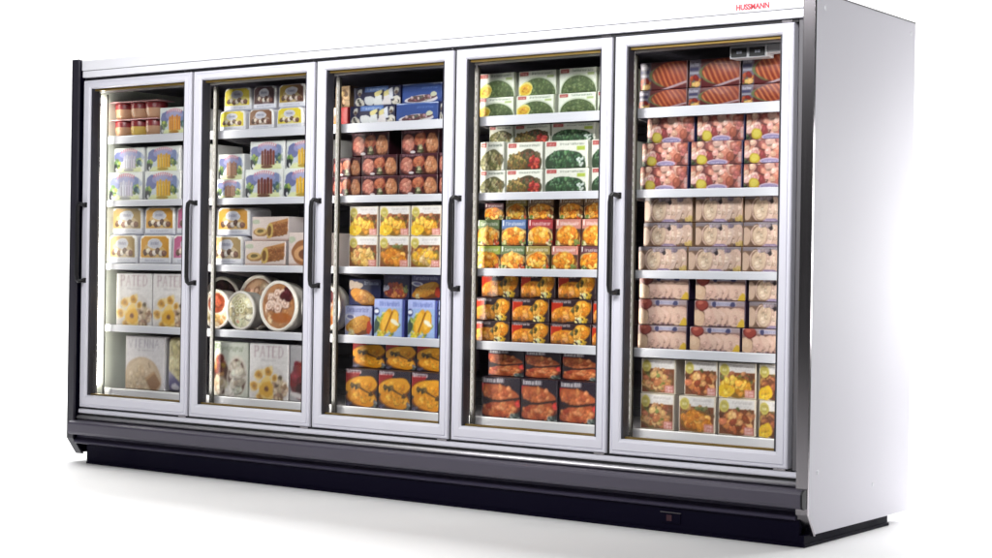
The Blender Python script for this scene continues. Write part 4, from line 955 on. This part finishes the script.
M_POST = mat('grey_post', (92, 90, 94), .45, vary=.2, vscale=6)
M_CREAM = mat('cream_standard', (52, 50, 45), .45, vary=.25, vscale=14)
M_HANDLE = mat('black_handle', (15, 14, 19), .36, vary=.2, vscale=10)
M_LAMP = mat('fluorescent_tube', (255, 250, 240), .4, emit=LAMP_E)
M_RED = mat('logo_red', (196, 40, 56), .4, vary=.1, vscale=30)
M_PINK = mat('logo_field', (246, 206, 212), .4, vary=.05, vscale=30)
M_LCD = mat('grey_digits', (150, 150, 165), .4, vary=.1, vscale=30)

def part(name, m, fn, parent=FZ, smooth=False):
    bm = bmesh.new(); fn(bm); return obj(name, bm, m, parent, smooth)

PW = .762; XL, XR = -.04, 3.902
# shell
part('body', M_BACK, lambda b: (box(b, -.004, 3.856, .10, .84, 1.86, 1.938), box(b, -.004, 3.856, .80, .84, .06, 1.859), box(b, -.004, 3.856, .05, .799, .10, .30)))
part('liner', M_LINER, lambda b: (box(b, -.004, .004, .07, .795, .302, 1.858), box(b, 3.846, 3.855, .07, .795, .302, 1.858)))
part('back_panel', M_BACK, lambda b: [box(b, .006, 3.844, .76, .795, .305 + k * .078, .305 + k * .078 + .072, .004) for k in range(20)])
part('ceiling', M_BACK, lambda b: box(b, .006, 3.844, .11, .758, 1.832, 1.856))
part('top_rail', M_POST, lambda b: box(b, .006, 3.844, .055, .108, 1.800, 1.856, .004))
# header
hd = part('header', M_HEAD, lambda b: (box(b, .008, 3.853, -.014, .098, 1.8985, 1.949, .004), box(b, .008, 3.853, -.008, .098, 1.8655, 1.8965, .003)))
part('seam_strip', M_POST, lambda b: box(b, .010, 3.851, -.0065, .09, 1.8962, 1.8988), hd)
# maker's badge : rounded field, red letters
def badge(b):
    pr = []
    x0, x1, z0, z1, r = 3.571, 3.722, 1.9035, 1.9325, .011
    for cx, cz, a0 in ((x1-r, z0+r, -90), (x1-r, z1-r, 0), (x0+r, z1-r, 90), (x0+r, z0+r, 180)):
        for k in range(7): a = R(a0 + k * 15); pr.append((cx + r * math.cos(a), cz + r * math.sin(a)))
    t = bmesh.new(); prism(b, [(p[0], p[1]) for p in pr], -.0155, -.0125, 'y'); t.free()
bd = part('badge', M_PINK, badge, hd)
cu = bpy.data.curves.new('lettering', 'FONT'); cu.body = 'HUSSMANN'; cu.size = .0275; cu.extrude = .0006; cu.space_character = 1.0
cu.offset = .0009; cu.align_x = 'CENTER'
tx = bpy.data.objects.new('lettering', cu); COL.objects.link(tx)
dg = bpy.context.evaluated_depsgraph_get(); tme = bpy.data.meshes.new_from_object(tx.evaluated_get(dg))
bpy.data.objects.remove(tx)
xs_ = [v.co.x for v in tme.vertices]; wid = max(xs_) - min(xs_); kx = .132 / wid
tme.materials.clear(); tme.materials.append(M_RED)
tx = bpy.data.objects.new('lettering', tme); COL.objects.link(tx); tx.parent = hd
tx.location = (3.6465, -.0163, 1.9082); tx.rotation_euler = (R(90), 0, 0); tx.scale = (kx, 1, 1)

# end panels
side_prof = [(-.028, 1.950), (-.028, .118), (.027, .042), (.862, .042), (.862, 1.950)]
trim_prof = [(-.034, 1.953), (-.034, .116), (.024, .036), (.052, .036), (.052, .046), (.034, .046), (-.0, .098), (-.0, 1.945), (.864, 1.945), (.864, 1.953)]
front_trim = [(-.034, 1.953), (-.034, .116), (.024, .036), (.034, .036), (.034, .042), (-.020, .118), (-.020, 1.953)]
for x0, x1, m in ((XL + .002, -.0055, M_NAVY), (3.857, XR - .002, M_SIDE)):
    ep = part('end_panel', m, lambda b: prism(b, side_prof, x0, x1, 'x', .003))
    part('edge_trim', M_STEEL if m is M_SIDE else M_TRIM_REFL, lambda b: prism(b, front_trim, x0 - .002, x1 + (.0006 if m is M_SIDE else .0125), 'x', .0015), ep)
    part('top_trim', M_POST, lambda b: box(b, x0 - .001, x1 + .001, -.018, .864, 1.9485, 1.9535, .001), ep)
    if m is M_SIDE:
        def plugs(b, yz):
            for (yy, zz) in (yz,):
                t = bmesh.new(); bmesh.ops.create_uvsphere(t, u_segments=16, v_segments=10, radius=.009)
                for v in t.verts: v.co = Vector((v.co.x * .3 + x1, v.co.y + yy, v.co.z + zz))
                me = bpy.data.meshes.new('tmp'); t.to_mesh(me); t.free(); b.from_mesh(me); bpy.data.meshes.remove(me)
        for yz in ((.815, 1.905), (.52, .175), (.045, .26), (.05, 1.90)): part('screw_cap', M_HEAD, lambda b: plugs(b, yz), ep, True)

# frame members between and round the doors
def frame_bits(b):
    box(b, .0075, .0125, .012, .055, .2632, 1.8645)
    box(b, .0075, 3.855, .045, .058, .2585, .2628)
    box(b, 3.818, 3.8555, .010, .055, .2632, 1.8645, .002)
part('door_jamb', M_POST, frame_bits)
part('gap_dark_strips', M_BLACK, lambda b: (box(b, .013, 3.816, .010, .052, 1.8530, 1.8650), box(b, .013, 3.816, .012, .044, .2590, .2655), [box(b, i * PW - .006, i * PW + .006, .014, .055, .266, 1.8525) for i in range(1, 5)]))  # black strips set into the door gaps, gap shade given as colour
for i in range(6):
    xa, xb = i * PW - .030, i * PW + .030
    if i == 0: xa, xb = .006, .032
    if i == 5: xa, xb = i * PW - .03, i * PW + .012
    part('mullion', M_POST, lambda b: box(b, xa, xb, .056, .092, .303, 1.799, .004))
    part('light_tube', M_LAMP, lambda b: lathe(b, [(.009, .37), (.009, 1.78)], 14, 'z', ((xa + xb) / 2 - (.020 if 0 < i < 5 else 0), .107, 0)), FZ, True)
    def standard(b):
        x0, x1 = (i * PW + .006, i * PW + .025) if 0 < i < 5 else ((.034, .042) if i == 0 else (i * PW + .005, i * PW + .03))
        box(b, x0, x1, .1310 if 0 < i < 5 else .12, .1440 if 0 < i < 5 else .128, .304, 1.795)
        if 0 < i < 5:
            for k in range(48): box(b, x0 + .007, x0 + .012, .1302, .1315, .33 + k * .031, .33 + k * .031 + .016, mi=1)
    part('shelf_standard', [M_CREAM, M_POST], standard)

# shelves
TOPS = [1.593, 1.278, .967, .667, .355]
def shelf_body(b, w, z, deck):
    box(b, 0, w, .156, .70, -.0175, -.0052, .001)
    if not deck:
        for xx in (.004, w - .012): prism(b, [(.185, -.018), (.70, -.018), (.70, -.085), (.60, -.080), (.24, -.036), (.19, -.030)], xx, xx + .008, 'x')
def rail(b, w, hh):
    prism(b, [(.150, -.004), (.153, 0), (.158, 0), (.162, -.004), (.162, -.012), (.157, -.016), (.157, -hh), (.150, -hh)], 0, w, 'x', .0008)
w_s = PW - .028
proto = []
for deck in (False, True):
    s0 = part('shelf' if not deck else 'deck', M_SHELFB, lambda b: shelf_body(b, w_s if not deck else PW - .006, 0, deck))
    r0 = part('price_rail', M_SHELF if not deck else mat('white_deck_lip', (238, 237, 240), .4, vary=.15, vscale=5), lambda b: rail(b, w_s if not deck else PW - .006, .035 if not deck else .042), s0)
    proto.append((s0, r0))
first = {False: True, True: True}
for i in range(5):
    for k, zt in enumerate(TOPS):
        deck = k == 4
        s0, r0 = proto[deck]
        if first[deck]: sh_ = s0; first[deck] = False
        else:
            sh_ = s0.copy(); COL.objects.link(sh_)
            rr_ = r0.copy(); COL.objects.link(rr_); rr_.parent = sh_
        (sh_.children[0] if sh_.children else rr_).scale = (1, 1, [1.12, .9, .88, 1., 1.][k])
        sh_.location = (i * PW + (.014 if not deck else .003), 0, zt)

# doors
def door_frame(b, w, h):
    # (inset left/right, inset top, inset bottom, y)
    prof = [(0, 0, 0, .040), (0, 0, 0, .005), (.0035, .0035, .0035, 0), (.010, .010, .010, 0), (.0115, .0115, .0115, .0028), (.0145, .0145, .0145, .0028), (.016, .016, .016, -.0015), (.040, .032, .046, -.0015), (.046, .037, .054, .004), (.0485, .040, .058, .010), (.0485, .040, .058, .040)]
    rings = []
    for sx, t, bo, y in prof:
        rings.append([b.verts.new(p) for p in ((sx, y, bo), (w - sx, y, bo), (w - sx, y, h - t), (sx, y, h - t))])
    rings.append(rings[0])
    for a in range(len(rings) - 1):
        for k in range(4): b.faces.new([rings[a][k], rings[a][(k+1) % 4], rings[a+1][(k+1) % 4], rings[a+1][k]])
def glass_mat():
    m = bpy.data.materials.new('door_glass'); m.use_nodes = True; nt = m.node_tree
    for n in list(nt.nodes):
        if n.type != 'OUTPUT_MATERIAL': nt.nodes.remove(n)
    out = [n for n in nt.nodes if n.type == 'OUTPUT_MATERIAL'][0]
    tr = nt.nodes.new('ShaderNodeBsdfTransparent'); tr.inputs['Color'].default_value = (.95, .965, .96, 1)
    gl = nt.nodes.new('ShaderNodeBsdfGlossy'); gl.inputs['Roughness'].default_value = .02
    fr = nt.nodes.new('ShaderNodeFresnel'); fr.inputs['IOR'].default_value = 1.35
    mx = nt.nodes.new('ShaderNodeMixShader')
    nt.links.new(fr.outputs['Fac'], mx.inputs['Fac']); nt.links.new(tr.outputs[0], mx.inputs[1]); nt.links.new(gl.outputs[0], mx.inputs[2])
    nt.links.new(mx.outputs[0], out.inputs['Surface'])
    return m
M_GLASS = glass_mat()
DW, DZ0, DZ1 = PW - .0165, .2675, 1.8515
DH = DZ1 - DZ0
def make_door():
    d = part('door', M_ALU, lambda b: door_frame(b, DW, DH))
    def gl(b):
        v = [b.verts.new(p) for p in ((.0556, .022, .0575), (DW-.0556, .022, .0575), (DW-.0556, .022, DH-.0395), (.0556, .022, DH-.0395))]; b.faces.new(v)
    g_ = part('glass', M_GLASS, gl, d)
    if g_.data.polygons[0].normal.y > 0: g_.data.flip_normals()
    part('glazing_spacer', M_GOLD, lambda b: (box(b, .0556, DW-.0556, .0235, .040, .0570, .0665), box(b, .0556, DW-.0556, .0235, .040, DH-.0505, DH-.0390)), d)
    part('gasket', mat('grey_gasket', (44, 43, 52), .5, vary=.2, vscale=12), lambda b: (box(b, .0482, .0555, .0085, .050, .0585, DH-.0405), box(b, DW-.0555, DW-.0482, .0085, .050, .0585, DH-.0405)), d)
    zc0, zc1 = .868 - DZ0, 1.262 - DZ0
    def hdl(b):
        tube(b, [(.027, -.004, zc1 - .016), (.027, -.022, zc1 - .012), (.022, -.034, zc1 - .010), (.016, -.038, zc1 - .018), (.013, -.039, zc1 - .04), (.013, -.039, zc0 + .04), (.016, -.038, zc0 + .018), (.022, -.034, zc0 + .010), (.027, -.022, zc0 + .012), (.027, -.004, zc0 + .016)], .0098, 12)
        box(b, .020, .040, -.006, -.0005, zc1 - .026, zc1 - .002, .002); box(b, .020, .040, -.006, -.0005, zc0 + .002, zc0 + .026, .002)
    part('handle', M_HANDLE, hdl, d)
    part('hinge', M_STEEL, lambda b: box(b, DW-.05, DW-.008, .006, .030, DH + .0005, DH + .0105, .001), d)
    part('hinge', M_STEEL, lambda b: box(b, DW-.055, DW-.008, .004, .030, -.009, -.0005, .001), d)
    return d
d0 = make_door()
for i in range(5):
    if i == 0: dd = d0
    else:
        dd = d0.copy(); COL.objects.link(dd)
        for ch in list(d0.children):
            c = ch.copy(); COL.objects.link(c); c.parent = dd
    dd.location = (i * PW + .0085, 0, DZ0)

# sill, trim, bumper, base
part('sill', M_ALU, lambda b: prism(b, [(.055, .2580), (.004, .2580), (-.002, .255), (-.004, .243), (-.002, .2385), (.055, .2385)], .008, 3.854))
part('dark_reveal', M_BLACK, lambda b: box(b, .008, 3.854, .006, .05, .2275, .2383))
part('bright_trim', M_CHROME, lambda b: prism(b, [(.05, .2272)] + [(.0 - .016 * math.sin(R(t)), .2165 + .0105 * math.cos(R(t))) for t in range(0, 181, 20)] + [(.05, .206)], .008, 3.854), FZ, True)
part('bumper', M_BUMP, lambda b: prism(b, [(.02, .2052), (-.052, .2045), (-.066, .198), (-.070, .190), (-.070, .152), (-.066, .142), (-.056, .138), (.02, .138)], .010, 3.890, 'x', .001))
part('bumper_cap', M_BLACK, lambda b: prism(b, [(-.036, .2052), (-.053, .2055), (-.067, .199), (-.072, .191), (-.072, .151), (-.067, .141), (-.056, .1365), (-.036, .1365)], 3.8905, 3.899, 'x', .001))
M_MOULD = mat('dusk_moulding', (50, 46, 64), .4, 0, .3, vary=.2, vscale=5)
part('lower_moulding', M_MOULD, lambda b: prism(b, [(.05, .1375), (-.012, .1375), (-.014, .122), (-.026, .112), (-.034, .104), (-.034, .096), (-.026, .092), (.05, .092)], .012, 3.854, 'x', .0008))
kp = part('kick_plate', M_NAVY, lambda b: (box(b, .097, 3.864, -.022, .0, .012, .0915), box(b, .097, 3.889, -.027, .0095, .0, .0115, .001)))
part('side_kick_plate', M_NAVY, lambda b: (box(b, 3.8645, 3.884, -.022, .70, .012, .0412), box(b, 3.860, 3.889, .0105, .703, .0, .0115, .001)))
part('left_kick_plate', M_NAVY, lambda b: box(b, .097, .112, .0105, .70, .0, .0995))
part('base_skid', M_BLACK, lambda b: box(b, .12, 3.855, .10, .70, .0, .0995))
sw = part('switch_box', M_NAVY, lambda b: box(b, 3.306, 3.388, -.0262, -.0225, .034, .072, .001))
part('switch_rim', M_POST, lambda b: box(b, 3.303, 3.391, -.030, -.0235, .0722, .0745, .0008), sw)
part('red_rocker', mat('dark_red_switch', (52, 12, 30), .3, vary=.2, vscale=30), lambda b: box(b, 3.330, 3.352, -.0285, -.0263, .042, .064, .0008), sw)
# twin thermometer display hanging from the top rail
M_BEZ = mat('grey_bezel', (168, 166, 172), .35, vary=.1, vscale=20)
tb = part('thermometer_box', M_BEZ, lambda b: (box(b, 3.488, 3.640, .110, .17, 1.752, 1.7995, .003), box(b, 3.6405, 3.70, .112, .16, 1.766, 1.7995, .004)))
for xx in (3.495, 3.570):
    part('display_window', M_BLACK, lambda b: box(b, xx, xx + .063, .1065, .1098, 1.757, 1.790, .001), tb)
    part('display_digits', M_LCD, lambda b: [box(b, xx + .024 + k * .012, xx + .033 + k * .012, .1052, .1064, 1.769, 1.779) for k in range(2)], tb)

# ------------------------------------------------------------------ studio: floor sweeping up into a white backdrop
M_FLOOR = mat('white_studio_floor', (236, 236, 236), .55, 0, .2, vary=.06, vscale=.8)
fl = part('floor', M_FLOOR, lambda b: b.faces.new([b.verts.new(p) for p in ((-16, -7, 0), (5.3, -7, 0), (5.3, 3.2, 0), (-16, 3.2, 0))]), None)
fl['kind'] = 'structure'
def cyc(b):
    prof = [(3.2, 0)] + [(3.2 + 1.6 * math.sin(R(t)), 1.6 - 1.6 * math.cos(R(t))) for t in range(6, 91, 6)] + [(4.8, 7.5)]
    pv = [[b.verts.new((x, p[0], p[1])) for p in prof] for x in (-16, 5.3)]
    for k in range(len(prof) - 1): b.faces.new([pv[0][k], pv[1][k], pv[1][k+1], pv[0][k+1]])
bk = part('backdrop', M_FLOOR, cyc, None, True); bk['kind'] = 'structure'

# ------------------------------------------------------------------ lamps
def area(name, loc, target, sx, sy, power, col=(1, 1, 1), spread=180):
    l = bpy.data.lights.new(name, 'AREA'); l.shape = 'RECTANGLE'; l.size = sx; l.size_y = sy; l.energy = power; l.color = col; l.spread = R(spread)
    o = bpy.data.objects.new(name, l); COL.objects.link(o); o.location = loc
    o.rotation_euler = (Vector(target) - Vector(loc)).to_track_quat('-Z', 'Y').to_euler()
    return o
for a in LIGHTS: area(*a)

w = bpy.data.worlds.new('World'); S.world = w; w.use_nodes = True
w.node_tree.nodes['Background'].inputs['Color'].default_value = (1, 1, 1, 1)
w.node_tree.nodes['Background'].inputs['Strength'].default_value = WORLD

# ------------------------------------------------------------------ camera
cam = bpy.data.cameras.new('camera'); co = bpy.data.objects.new('camera', cam); COL.objects.link(co)
co.location = (6.5176, -5.4622, .9411); co.rotation_euler = (1.5682, -.0156, .6328)
cam.sensor_width = 36; cam.lens = 1696.86 / 992 * 36; cam.clip_end = 200; cam.clip_start = .05
S.camera = co
S.view_settings.view_transform = 'Standard'; S.view_settings.look = 'None'
S.view_settings.exposure = 0; S.view_settings.gamma = 1
S.cycles.max_bounces = 10; S.cycles.transparent_max_bounces = 16; S.cycles.diffuse_bounces = 5
S.cycles.use_denoising = True
S.cycles.caustics_reflective = False; S.cycles.caustics_refractive = False
S.cycles.sample_clamp_indirect = 4
